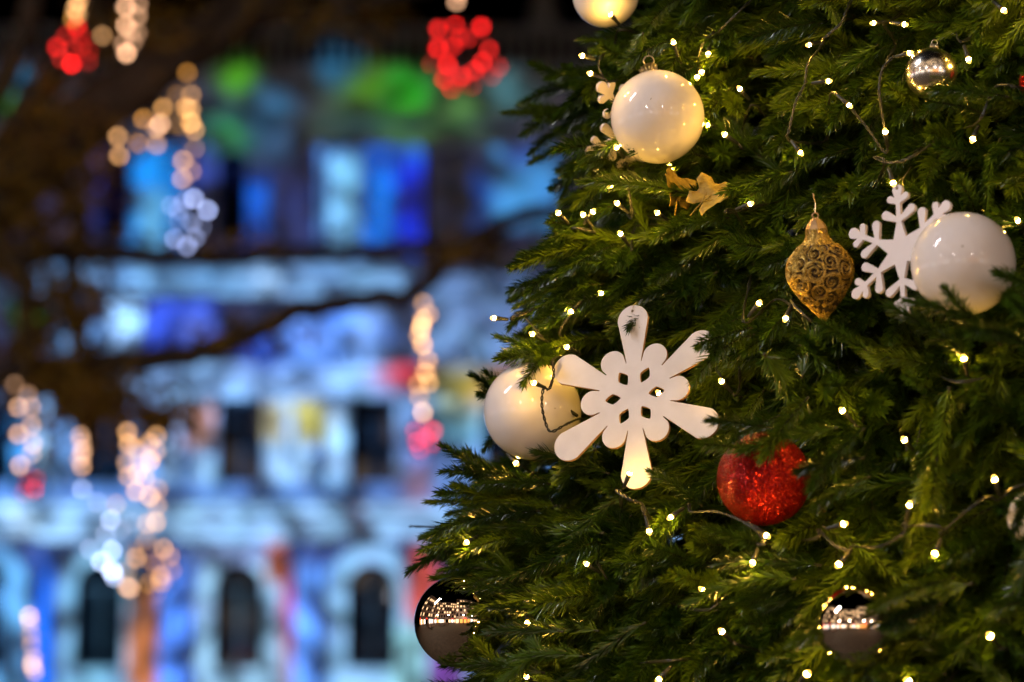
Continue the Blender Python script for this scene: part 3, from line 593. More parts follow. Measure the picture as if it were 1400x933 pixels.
# bulbs on the tree: 'b' = bulb (px,py, lead direction in px), 'w' = wire waypoint with depth offset
STRINGS = [
 ('warm white fairy lights at the top left of the tree, around the large white bauble',
  [('w',1060,-30,.05),('w',1022,5,-.01),('w',992,34,-.01),('b',968,76,(2,-10)),('w',976,44,-.005),('w',960,62,.0),('b',953,108,(1,-10)),('b',960,101,(-4,-12)),('w',940,80,.03),
   ('b',920,56,(4,10)),('w',905,60,.06),('b',833,18,(6,6)),('w',840,60,.06),('b',794,76,(12,2)),('b',805,100,(10,3)),('w',860,110,.1),('w',930,140,.12),
   ('b',965,171,(8,2)),('b',989,183,(8,5)),('w',1010,205,.05),('w',980,230,.08),('b',915,232,(6,-6)),('w',870,240,.09),('b',842,200,(6,8)),('w',850,235,.08),('b',833,256,(8,-4)),('b',842,277,(8,6)),
   ('w',860,290,.06),('b',897,290,(8,5)),('w',870,310,.04),('b',847,318,(6,8))]),
 ('warm white fairy lights across the upper right of the tree',
  [('w',1180,-30,.05),('w',1160,8,.0),('w',1150,32,-.01),('w',1125,54,-.01),('b',1104,62,(10,-3)),('w',1106,85,.0),('w',1102,105,-.01),('b',1135,111,(-12,1)),('w',1088,140,-.01),('w',1079,178,-.01),('b',1096,211,(-8,-12)),
   ('w',1090,195,.02),('w',1130,190,.06),('b',1163,146,(-6,-6)),('w',1180,168,.01),('b',1210,178,(2,8)),('w',1205,150,.0),('w',1202,120,-.01),('w',1208,92,-.01),('w',1222,78,-.01),('b',1246,72,(-12,3)),
   ('w',1224,60,.03),('b',1239,34,(-8,-2)),('b',1192,32,(10,-2)),('w',1250,10,.06),('w',1300,20,.06),('b',1325,84,(-2,-10)),('w',1350,30,.05),('b',1374,16,(-6,-8)),('w',1420,-20,.06)]),
 ('warm white fairy lights behind the right hand snowflake and the white bauble',
  [('w',1440,130,.05),('w',1395,120,.0),('w',1360,120,.0),('b',1329,193,(4,-8)),('w',1300,180,.05),('w',1262,205,-.005),('w',1235,220,-.01),('w',1210,222,-.01),('w',1195,215,.02),('b',1222,253,(-2,-8)),('w',1180,270,.08),
   ('w',1100,270,.08),('b',1028,278,(-10,4)),('w',1005,290,.02),('w',1030,350,.08),('b',1039,413,(-6,8)),('w',1060,410,.03),('w',1085,420,-.005),('w',1110,440,-.005),('b',1073,438,(4,-8)),('w',1180,470,.08),('w',1260,500,.06),('b',1317,488,(2,8)),('w',1440,480,.06)]),
 ('warm white fairy lights with twisted dark wire, left edge by white bauble and petal snowflake',
  [('w',860,330,.1),('b',812,288,(-6,8)),('b',796,292,(6,8)),('b',762,290,(8,8)),('w',800,330,.06),('w',760,400,.06),('w',722,426,.0),('w',700,434,-.005),('b',673,435,(12,1)),('w',712,428,.02),('b',726,456,(8,4)),('w',752,440,.04),('b',779,428,(6,-6)),
   ('w',765,455,.02),('b',773,474,(8,4)),('w',758,490,-.045),('w',757,512,-.055),('b',728,523,(14,6)),('w',743,532,-.06),('w',741,556,-.06),('w',748,584,-.055),('w',756,590,-.05),('w',775,580,-.02),('b',770,556,(6,4)),('w',800,590,.06),('w',740,630,.05),('b',707,635,(-8,-8)),('w',740,660,.1),('w',760,700,.14)]),
 ('warm white fairy lights behind and below the petal snowflake',
  [('w',760,500,.12),('w',850,520,.1),('b',899,536,(6,8)),('w',900,580,.1),('w',860,600,.06),('w',850,690,.03),('b',862,645,(-8,20)),('w',843,672,-.055),('w',862,684,-.045),('w',878,690,-.03),('w',882,705,-.015),('b',888,729,(-3,-14)),('w',910,725,.03),('b',915,709,(6,-4)),
   ('w',945,700,.02),('w',980,700,-.005),('w',1015,713,-.01),('w',1038,728,-.01),('b',1050,734,(-8,-6)),('w',1046,742,.0),('b',1028,772,(8,-16)),('w',1085,740,.03),('w',1118,735,-.01),('b',1156,716,(-12,4)),('w',1140,745,-.01),('w',1162,753,-.01),('b',1145,774,(8,-8)),('w',1200,748,-.01),('w',1232,732,-.01),('w',1238,715,-.01),('b',1244,688,(-2,14)),('w',1262,718,-.01),('w',1288,722,-.01),('b',1277,760,(8,-14)),('w',1320,700,-.005),('w',1350,680,.0),('b',1359,653,(3,8)),('w',1385,668,.0),('w',1440,650,.02)]),
 ('warm white fairy lights low on the tree beside the left mirror bauble',
  [('w',560,720,.2),('b',636,743,(8,-4)),('w',680,770,.1),('w',715,820,.06),('b',721,854,(0,-8)),('w',735,880,.05),('b',718,924,(6,6)),('w',800,915,.08),('b',899,931,(6,-6)),('w',960,900,.1),('w',1010,880,.06),('b',985,862,(6,6)),('w',1060,900,.06),('b',1105,920,(-6,8)),('w',1180,945,.1),('b',1240,930,(4,4)),('w',1330,900,.08),('b',1352,868,(4,4)),('w',1440,900,.08)]),
 ('extra warm white fairy lights half buried deep in the tree, added for glow',  # bulbs hidden inside the foliage, added for glow and sparkle
  [('w',760,660,.2),('b',800,770,(6,4)),('w',850,800,.14),('b',958,805,(4,4)),('w',900,640,.2),('b',820,400,(4,4)),('w',900,350,.2),('b',985,520,(4,4)),('w',1000,350,.2),('b',1010,120,(4,4)),('w',1100,300,.2),('b',1150,560,(4,4)),('w',1200,450,.2),('b',1235,600,(4,4)),('w',1300,300,.2),('b',1390,300,(4,4)),('w',1440,400,.2)]),
]
PROT = []   # px, py, r, depth : keep needles from covering these
for c, r, x, y, rp, d in BC: PROT.append((x, y, rp - 8, d - 0.3 * r))
PROT += [(868, 542, 92, FLAKE_D - .02), (800, 508, 34, FLAKE_D), (800, 612, 36, FLAKE_D - .03), (868, 440, 20, FLAKE_D + .03), (868, 640, 22, FLAKE_D - .06), (850, 670, 14, FLAKE_D - .07), (925,500,30,FLAKE_D), (930,560,30,FLAKE_D), (940,562,20,FLAKE_D - .03),
         (1232, 343, 66, S(1232, 343)), (1188, 300, 34, S(1190, 300) + .03), (1190, 385, 34, S(1190, 385) + .03), (1232, 275, 30, S(1232, 275)), (1285, 290, 24, S(1285, 290)), (1124, 365, 46, S(1124, 365)), (1116, 312, 20, S(1116, 312)), (1125, 418, 20, S(1125, 418)),
         (822, 205, 24, S(822, 205)), (825, 150, 14, S(825, 150)), (925, 255, 16, S(925, 255)), (965, 262, 22, S(965, 262)),
         (595, 745, 20, 2.6), (668, 560, 20, 2.5)]
BULBD = 0.0
for si, (lab, items) in enumerate(STRINGS):
    for it in items:
        if it[0] == 'b': PROT.append((it[1], it[2], 9, S(it[1], it[2]) + (0.03 if si == 6 else 0.0)))
        elif it[3] < 0: PROT.append((it[1], it[2], 7, S(it[1], it[2]) + it[3]))
PROT_A = np.array(PROT)
BC_A = np.array([[*c, r] for c, r, *_ in BC])
FLK = [(P(868, 542, FLAKE_D), 0.095), (P(1232, 343, S(1232, 343)), 0.06)]

# ------------------------------------------------------------------ tree thing, trunk, branches, sprigs
tree = thing('christmas_tree', (AX, AY, 0), 'tall green artificial Christmas tree hung with baubles, snowflakes and warm fairy lights', 'Christmas tree')
mb = MB(); zs = np.linspace(0, 5.75, 14)
mb.tube([(0.01 * math.sin(z * 3), 0.01 * math.cos(z * 2), z) for z in zs], [0.09 - 0.013 * z for z in zs], 12)
link('trunk', mb.mesh('trunk', M_bark), tree)
BR = []
def branch(px, py):
    d = S(px, py) + 0.16; tip = P(px, py, d); root = Vector((AX, AY, tip.z - 0.12 - 0.1 * rng.random()))
    n = 8; pts = []
    for i in range(n + 1):
        t = i / n; p = root.lerp(tip, t); p.z += 0.07 * math.sin(t * math.pi) + rng.uniform(-.006, .006); pts.append(p - root)
    m = MB(); m.tube(pts, [0.010 * (1 - 0.72 * i / n) for i in range(n + 1)], 6)
    o = link('branch', m.mesh('branch', M_twig), tree, root - Vector((AX, AY, 0)))
    BR.append((o, tip, root))
for gy in range(-60, 1010, 150):
    for gx in range(600, 1500, 170):
        if gx < 800 - gy * 0.24: continue
        branch(gx + rng.uniform(-50, 50), gy + rng.uniform(-40, 40))
NSP = 0
def orient(A, B, droop=1.0):
    z = (B - A).normalized(); dn = Vector((rng.uniform(-.5, .5), rng.uniform(-.5, .5), -droop))
    x = dn - z * dn.dot(z)
    x = x.normalized() if x.length > 1e-4 else z.orthogonal().normalized()
    y = z.cross(x)
    return Matrix((x, y, z)).transposed()
def add_sprig(A, B, droop=1.0, var=None):
    global NSP
    L = (B - A).length
    if var is None:
        c = sorted(range(len(SPR)), key=lambda i: abs(SPR[i][0] - L) + rng.uniform(0, 0.012))[0]
    else: c = var
    s = max(0.75, min(1.45, L / SPR[c][0]))
    br = min(BR, key=lambda q: (q[1] - A).length)
    o = link('sprig', SPR[c][1], br[0], A - br[2])
    o.rotation_euler = orient(A, B, droop).to_euler(); o.scale = (s, s, s); NSP += 1
    return o
SILY = [-150, 0, 60, 150, 260, 330, 420, 500, 600, 650, 720, 800, 850, 930, 1100]; SILX = [850, 818, 800, 752, 758, 715, 702, 692, 700, 615, 595, 605, 650, 600, 570]
sil = lambda y: float(np.interp(y, SILY, SILX))
def blocked(A, B, extra=17):
    """does the sprig stand in front of, or run through, something that should show?"""
    pts = [A.lerp(B, t) for t in (0.0, 0.15, 0.3, 0.45, 0.6, 0.8, 1.0)]
    for p in (A, B):
        x, y, d = proj(p)
        if x < sil(y) + 14: return True
    for p in pts:
        x, y, d = proj(p)
        dd = np.hypot(PROT_A[:, 0] - x, PROT_A[:, 1] - y)
        if np.any((dd < PROT_A[:, 2] + extra) & (d < PROT_A[:, 3] + 0.022)): return True
        q = np.array(p); dist = np.linalg.norm(BC_A[:, :3] - q, axis=1)
        if np.any(dist < BC_A[:, 3] + 0.006): return True
        for c, r in FLK:
            if abs(d - (c - CAM).dot(FWD)) < 0.022 and (p - c).length < r + 0.01: return True
    return False
# hand placed: x0,y0 -> x1,y1 with depth offsets from the tree's surface
HAND = [
 (705,652,.02,612,632,-.01),(695,682,.03,600,662,.0),(690,708,.02,588,698,-.01),(672,732,.03,586,724,.0),(700,762,.03,604,768,.0),(715,700,.0,640,705,-.03),(705,735,.0,645,742,-.03),(730,660,.0,655,655,-.02),
 (805,335,.04,702,352,.02),(795,360,.05,712,374,.03),(805,390,.03,720,404,.01),(795,415,.04,722,436,.02),(765,448,.03,704,480,.0),(800,310,.08,748,300,.06),(770,380,.1,700,388,.08),
 (700,545,.08,656,532,.06),(690,580,.09,664,606,.08),
 (805,118,.33,722,110,.31),(795,150,.33,706,158,.31),(790,172,.35,716,186,.33),(810,228,.32,752,250,.30),(815,212,.30,762,226,.28),(850,140,.27,760,150,.25),(830,95,.25,760,98,.24),
 (840,125,.30,726,100,.28),(830,160,.34,694,143,.32),(815,185,.36,735,205,.34),(815,190,.30,748,262,.30),(850,60,.12,795,50,.14),
 (960,15,.06,850,52,.05),(935,-5,.04,868,22,.02),(930,70,.10,835,95,.12),(860,150,.30,770,125,.28),(840,175,.28,765,170,.30),
 (935,264,.0,800,228,-.03),(905,252,.02,842,222,-.02),(880,262,.03,820,240,.0),(820,330,.06,693,345,.03),(830,370,.06,705,398,.05),(800,300,.10,742,312,.05),(860,330,.05,770,350,.0),
 (880,380,.05,735,440,.02),(790,440,.08,700,470,.05),(785,468,.0,684,504,-.05),(765,478,.0,705,498,-.04),(740,560,.14,660,520,.1),(740,590,.14,662,500,.12),
 (720,670,.06,600,622,.04),(740,690,.04,588,676,.03),(740,720,.04,572,712,.03),(700,740,.06,580,745,.06),(700,770,.08,577,782,.03),(690,800,.06,612,782,.03),(720,790,.04,640,765,.02),
 (775,895,-.05,660,885,-.10),(745,862,-.05,664,858,-.10),(705,806,-.03,636,800,-.08),(735,835,-.03,672,826,-.09),(720,915,-.05,640,900,-.09),(695,785,.0,618,792,-.06),(740,930,.03,620,915,-.03),(700,945,.05,575,935,.03),(800,860,.02,700,850,.03),
 (905,400,.03,838,420,-.03),(925,395,.03,870,405,-.01),(1015,462,.02,944,488,-.06),(1000,440,.02,948,470,-.05),(1035,582,-.06,966,572,-.11),(1025,615,-.05,955,602,-.11),(1010,452,-.01,952,466,-.06),(945,680,.0,893,640,-.04),
 (800,600,.02,768,612,-.03),(810,640,.02,735,615,-.03),
 (1120,588,-.04,1010,606,-.07),(1090,560,-.04,1040,618,-.075),(1050,575,-.03,1000,596,-.06),(1165,600,-.06,1096,664,-.10),(1160,628,-.06,1090,636,-.10),(1170,660,-.03,1108,690,-.06),
 (1350,455,-.09,1262,385,-.13),(1330,440,-.1,1290,390,-.135),(1300,470,-.04,1225,412,-.08),(1415,440,-.06,1356,388,-.12),(1425,400,-.06,1368,365,-.10),(1400,470,-.06,1330,420,-.12),
 (1170,470,.0,1118,436,-.04),(1355,128,-.03,1276,114,-.07),(1330,150,.0,1272,132,-.04),
 (1285,795,-.03,1200,818,-.08),(1270,830,-.03,1212,845,-.08),(1290,850,.0,1218,850,-.05),(1270,920,.0,1195,915,-.03),(1130,930,.0,1150,905,-.03),
 (1400,690,.0,1385,725,-.02),(1440,735,.0,1392,735,-.02),(1440,90,.0,1400,90,-.02),(1440,140,.0,1405,128,-.02),
 (1010,250,.02,1000,255,-.01),(1060,240,.01,985,258,-.02),(975,300,.02,905,310,-.02),
 (1060,790,.0,940,790,-.02),(1090,770,.02,985,762,-.01),(1000,640,.04,905,690,.0),
]
for x0, y0, a0, x1, y1, a1 in HAND:
    A = P(x0, y0, S(x0, y0) + a0 + 0.02); B = P(x1, y1, S(x1, y1) + a1)
    add_sprig(A, B, rng.uniform(0.2, 1.0))
def radial(p):
    v = Vector((p.x - AX, p.y - AY, 0)); return v.normalized()
def cand(px, py, dep, lo, hi, rnd=0.5):
    B = P(px, py, S(px, py) + dep); r = radial(B)
    dr = r * 0.62 + Vector((-0.52, -0.05, -0.22)) + Vector((rng.gauss(0, rnd), rng.gauss(0, rnd), rng.gauss(0, rnd * 0.7)))
    dr.normalize(); L = rng.uniform(lo, hi)
    return B - dr * L, B
placed = []
tries = 0
while NSP < 318 and tries < 9000:
    tries += 1
    y = rng.uniform(-60, 1000); x = rng.uniform(560, 1470)
    if x < sil(y) + 8: continue
    if any((x - a) ** 2 + (y - b) ** 2 < 37 ** 2 for a, b in placed): continue
    A, B = cand(x, y, rng.uniform(-0.01, 0.09), 0.07, 0.145)
    ok = not blocked(A, B)
    k = 0
    while not ok and k < 3:
        k += 1; A, B = cand(x, y, 0.04 + 0.05 * k, 0.07, 0.14, 0.7); ok = not blocked(A, B)
    if ok:
        placed.append((x, y)); add_sprig(A, B, rng.uniform(0.3, 1.2))
# deeper foliage: one mass, nobody could count it
pts = []; rots = []; scl = []; idx = []
def fill(n, d0, d1, marg=0, lo=0.08, hi=0.14):
    k = 0; t = 0
    while k < n and t < n * 6:
        t += 1
        y = rng.uniform(-150, 1080); x = rng.uniform(560, 1560)
        dep = rng.uniform(d0, d1)
        if x < sil(y) + marg + 10: continue
        A, B = cand(x, y, dep, lo, hi, 0.6)
        if blocked(A, B, 13): continue
        k += 1; i = rng.randrange(len(SPR)); s = max(0.8, min(1.4, (B - A).length / SPR[i][0]))
        pts.append(A); rots.append(orient(A, B).to_euler()); scl.append(s); idx.append(i)
fill(520, 0.02, 0.11, 5); fill(720, 0.09, 0.24, 12); fill(900, 0.24, 0.50, 30)
# the rest of the cone beyond the frame, sparser
for k in range(1500):
    z = rng.uniform(0.5, 5.3); rr = max(0.05, coneR(z)) ; a = rng.uniform(0, 2 * math.pi)
    B = Vector((AX + rr * math.cos(a), AY + rr * math.sin(a), z)); x, y, d = proj(B)
    if 480 < x < 1620 and -200 < y < 1130 and d < 3.2: continue
    if x < sil(y) + 60 and -250 < y < 1200: continue
    A = B - (radial(B) + Vector((0, 0, -0.3)) + Vector((rng.gauss(0, .4), rng.gauss(0, .4), rng.gauss(0, .3)))).normalized() * 0.14
    pts.append(A); rots.append(orient(A, B).to_euler()); scl.append(1.5); idx.append(rng.randrange(len(SPR)))
me = bpy.data.meshes.new('inner_foliage'); me.from_pydata([tuple(p - Vector((AX, AY, 0))) for p in pts], [], [])
at = me.attributes.new('rot', 'FLOAT_VECTOR', 'POINT'); at.data.foreach_set('vector', [c for r in rots for c in r])
at = me.attributes.new('scl', 'FLOAT', 'POINT'); at.data.foreach_set('value', scl)
at = me.attributes.new('idx', 'INT', 'POINT'); at.data.foreach_set('value', idx)
me.materials.append(M_needle)
inner = tag(link('inner_foliage', me, tree), kind='stuff')
ng = bpy.data.node_groups.new('inner_foliage_nodes', 'GeometryNodeTree')
ng.interface.new_socket('Geometry', in_out='INPUT', socket_type='NodeSocketGeometry'); ng.interface.new_socket('Geometry', in_out='OUTPUT', socket_type='NodeSocketGeometry')
gi = ng.nodes.new('NodeGroupInput'); go = ng.nodes.new('NodeGroupOutput')
iop = ng.nodes.new('GeometryNodeInstanceOnPoints'); g2i = ng.nodes.new('GeometryNodeGeometryToInstance')
src = {}
for o in list(COL.objects):
    if o.name.startswith('sprig') and o.data.name not in src: src[o.data.name] = o
for o in src.values():
    oi = ng.nodes.new('GeometryNodeObjectInfo'); oi.transform_space = 'ORIGINAL'; oi.inputs['Object'].default_value = o; oi.inputs['As Instance'].default_value = False
    gx = ng.nodes.new('GeometryNodeGeometryToInstance'); ng.links.new(oi.outputs['Geometry'], gx.inputs[0])
    if o is list(src.values())[0]: jn = ng.nodes.new('GeometryNodeJoinGeometry')
    ng.links.new(gx.outputs[0], jn.inputs[0])
def named(t, n):
    q = ng.nodes.new('GeometryNodeInputNamedAttribute'); q.data_type = t; q.inputs['Name'].default_value = n; return q.outputs['Attribute']
ng.links.new(gi.outputs[0], iop.inputs['Points']); ng.links.new(jn.outputs[0], iop.inputs['Instance'])
iop.inputs['Pick Instance'].default_value = True
ng.links.new(named('INT', 'idx'), iop.inputs['Instance Index'])
e2r = ng.nodes.new('FunctionNodeEulerToRotation'); ng.links.new(named('FLOAT_VECTOR', 'rot'), e2r.inputs[0]); ng.links.new(e2r.outputs[0], iop.inputs['Rotation'])
ng.links.new(named('FLOAT', 'scl'), iop.inputs['Scale'])
ng.links.new(iop.outputs[0], go.inputs[0])
md = inner.modifiers.new('scatter', 'NODES'); md.node_group = ng

# ------------------------------------------------------------------ baubles
def sphere_mesh(name, r, m, seg=64, rings=40):
    b = MB(); prof = [(max(1e-5, r * math.sin(math.pi * i / rings)), -r * math.cos(math.pi * i / rings)) for i in range(rings + 1)]
    b.lathe(prof, seg); return b.mesh(name, m)
def bauble_cap(r):
    b = MB(); q = r * 0.15
    prof = [(q*1.25, 0), (q*1.22, 0.12*q), (q, 0.2*q), (q, 1.15*q), (q*0.8, 1.3*q), (0.001, 1.34*q)]
    b.lathe(prof, 20)
    for k in range(14):
        a = 2 * math.pi * k / 14; b.tube([(q*1.03*math.cos(a), q*1.03*math.sin(a), 0.1*q), (q*1.03*math.cos(a), q*1.03*math.sin(a), 1.1*q)], q * 0.09, 5)
    return b.mesh('cap', M_cap), q
for (nm, px, py, rp, dz, m, lab, cat), (c, r, *_r) in zip(BAUBLES, BC):
    t = thing(nm, c - Vector((0, 0, r)), lab, cat, 'baubles on the tree')
    o = link('ball', sphere_mesh('ball', r, m), t, (0, 0, r))
    cm, q = bauble_cap(r)
    tilt = R_(rng.uniform(-9, 9)); tl2 = R_(-3 if py == 160 else (-4 if py == 100 else -62))
    rotm = Matrix.Rotation(tilt, 3, 'Y') @ Matrix.Rotation(tl2, 3, 'X')
    cp = link('cap', cm, t, Vector((0, 0, r)) + rotm @ Vector((0, 0, r * 0.985))); cp.rotation_euler = rotm.to_euler()
    b = MB(); lr = q * 0.75
    b.tube([(lr * math.cos(a), 0, 1.3 * q + lr * 0.7 + lr * math.sin(a)) for a in np.linspace(-1.2, 4.34, 16)], q * 0.11, 6)
    b.tube([(0, 0, 1.3*q + lr*1.5), (0.002, 0.004, 1.3*q + lr*2.5), (0.004, 0.018, 1.3*q + lr*4.2)], q * 0.07, 6)
    link('hook', b.mesh('hook', M_cap), cp)

# ------------------------------------------------------------------ snowflakes (outline traced from a distance field, real thickness)
def contours(fn, ext, n=260):
    xs = np.linspace(-ext, ext, n); X, Y = np.meshgrid(xs, xs); D = fn(X, Y); h = xs[1] - xs[0]
    seg = {}
    def ip(i0, j0, i1, j1):
        a, b = D[j0, i0], D[j1, i1]; t = a / (a - b)
        return (round(xs[i0] + (xs[i1] - xs[i0]) * t, 6), round(xs[j0] + (xs[j1] - xs[j0]) * t, 6))
    I = D < 0
    mixed = (I[:-1, :-1] != I[1:, :-1]) | (I[:-1, :-1] != I[:-1, 1:]) | (I[:-1, :-1] != I[1:, 1:])
    T = {1: [(3, 0)], 2: [(0, 1)], 3: [(3, 1)], 4: [(1, 2)], 5: [(3, 2), (1, 0)], 6: [(0, 2)], 7: [(3, 2)], 8: [(2, 3)], 9: [(2, 0)], 10: [(2, 1), (0, 3)], 11: [(2, 1)], 12: [(1, 3)], 13: [(1, 0)], 14: [(0, 3)]}
    for j, i in zip(*np.nonzero(mixed)):
        c = int(I[j, i]) | int(I[j, i+1]) << 1 | int(I[j+1, i+1]) << 2 | int(I[j+1, i]) << 3
        e = lambda k: ip(*[(i, j, i+1, j), (i+1, j, i+1, j+1), (i, j+1, i+1, j+1), (i, j, i, j+1)][k])
        for a, b in T.get(c, []): seg[e(a)] = e(b)
    out = []
    while seg:
        s, nx = seg.popitem(); lp = [s]
        while nx != s and nx in seg: lp.append(nx); nx = seg.pop(nx)
        if len(lp) > 8: out.append(lp)
    return out
def plate_mesh(name, loops, thick, mats, bevel=0.0004):
    cu = bpy.data.curves.new(name, 'CURVE'); cu.dimensions = '2D'; cu.fill_mode = 'BOTH'; cu.extrude = thick / 2 - bevel; cu.bevel_depth = bevel; cu.bevel_resolution = 1; cu.offset = -bevel
    for lp in loops:
        sp = cu.splines.new('POLY'); sp.points.add(len(lp) - 1); sp.points.foreach_set('co', [c for x, y in lp for c in (x, y, 0, 1)]); sp.use_cyclic_u = True
    ob = bpy.data.objects.new(name, cu); COL.objects.link(ob); dg = bpy.context.evaluated_depsgraph_get()
    me = bpy.data.meshes.new_from_object(ob.evaluated_get(dg)); bpy.data.objects.remove(ob); me.name = name
    me.materials.clear()
    for m in mats: me.materials.append(m)
    nz = np.empty(len(me.polygons) * 3); me.polygons.foreach_get('normal', nz); nz = nz.reshape(-1, 3)
    me.polygons.foreach_set('material_index', [1 if (abs(n[2]) < 0.3 and len(mats) > 1) else 0 for n in nz])
    me.polygons.foreach_set('use_smooth', [False] * len(me.polygons))
    return me
def tcap(X, Y, a, b, ra, rb):
    dx, dy = b[0] - a[0], b[1] - a[1]; t = np.clip(((X - a[0]) * dx + (Y - a[1]) * dy) / (dx*dx + dy*dy), 0, 1)
    return np.hypot(X - a[0] - t * dx, Y - a[1] - t * dy) - (ra + (rb - ra) * t)
def petalflake(X, Y):
    D = np.full(X.shape, 1e3)
    for k in range(6):
        a = R_(90 + 60 * k); c, s = math.cos(a), math.sin(a)
        D = np.minimum(D, tcap(X, Y, (0, 0), (113 * c, 113 * s), 1.3, 22.5))
        a += R_(30); c, s = math.cos(a), math.sin(a)
        D = np.minimum(D, tcap(X, Y, (0, 0), (62 * c, 62 * s), 3.5, 18))
        u = X * c + Y * s - 32; v = -X * s + Y * c
        D = np.maximum(D, -((np.abs(u / 11.5) ** 1.25 + np.abs(v / 7.6) ** 1.25) ** 0.8 - 1) * 7)
    D = np.maximum(D, -(np.hypot(X, Y - 127) - 1.6))
    return D
def branchflake(X, Y):
    D = np.full(X.shape, 1e3)
    for k in range(6):
        a = R_(90 + 60 * k); c, s = math.cos(a), math.sin(a)
        U = X * c + Y * s; V = np.abs(-X * s + Y * c)
        D = np.minimum(D, tcap(U, V, (0, 0), (44, 0), 15.5, 3.2)); D = np.minimum(D, tcap(U, V, (30, 0), (80, 0), 4, 3.6))
        D = np.minimum(D, tcap(U, V, (43, 0), (56, 21), 3.2, 6.6)); D = np.minimum(D, tcap(U, V, (70, 0), (77, 12.5), 3.2, 5.2))
        D = np.minimum(D, tcap(U, V, (76, 0), (88, 0), 4.5, 8.2))
    return np.maximum(D, -(np.hypot(X, Y - 90) - 1.8))
def affine_rot(M, Rr, nx_sign):
    """orientation of a flat plate whose unit axes appear as the columns of M (px); normal leans to nx_sign side"""
    e = [Vector((M[0][k] / Rr, M[1][k] / Rr, 0)) for k in range(2)]
    z0 = math.sqrt(max(0, 1 - e[0].length_squared)); z1 = math.sqrt(max(0, 1 - e[1].length_squared))
    best = None
    for s0 in (1, -1):
        for s1 in (1, -1):
            a = Vector((e[0].x, e[0].y, s0 * z0)); b = Vector((e[1].x, e[1].y, s1 * z1)); n = a.cross(b)
            sc = abs(a.dot(b)) + (0 if n.x * nx_sign > 0 else 10)
            if best is None or sc < best[0]: best = (sc, a.copy(), b.copy())
    a, b = best[1].normalized(), best[2]; b = (b - a * b.dot(a)).normalized(); n = a.cross(b)
    W = lambda v: RGT * v.x + UPV * v.y - FWD * v.z
    return Matrix((W(a), W(b), W(n))).transposed()
def flake(nm, fn, ext, px, py, d, M, Rr, sign, thick, lab, mats):
    k = K * d
    loops = [[(x * k, y * k) for x, y in lp] for lp in contours(fn, ext)]
    o = link(nm, plate_mesh(nm, loops, thick, mats), None, P(px, py, d)); o.rotation_euler = affine_rot(M, Rr, sign).to_euler()
    hy = (127 if fn is petalflake else 90) * k; c = MB()
    c.tube([(0, hy, thick), (0, hy, 0), (0, hy, -thick), (0.001, hy + .006, -.006), (-.001, hy + .016, -.012), (.002, hy + .03, -.022)], .0005, 5)
    c.tube([(0, hy, thick), (0.0015, hy + .005, .003), (0.001, hy + .012, -.004), (-.001, hy + .016, -.012)], .0005, 5)
    link('cord', c.mesh('cord', M_cap), o)
    return tag(o, lab, 'snowflake', 'snowflakes on the tree')
M_flake2 = noisy(mat('white_plastic', (0.78, 0.70, 0.68), 0.4), 40, (0.75, 0.67, 0.65), (0.79, 0.71, 0.69))
flake('snowflake', petalflake, 140, 868.5, 542, FLAKE_D, [[123, 0], [23.1, 124]], 135.5, -1, 0.0045, 'large white snowflake of rounded petals with six cut-out holes', [M_plate, M_edge])
flake('snowflake', branchflake, 100, 1232.4, 343, S(1232, 343) - 0.035, [[69.1, 0], [20.4, 91.5]], 96, -1, 0.0042, 'white branched snowflake beside the gold ornament', [M_flake2, M_flake2])
flake('snowflake', branchflake, 100, 874, 172, S(874, 172) + 0.10, [[62, 5], [-4, 76]], 78, 1, 0.004, 'white branched snowflake mostly hidden behind the large white bauble', [M_flake2, M_flake2])

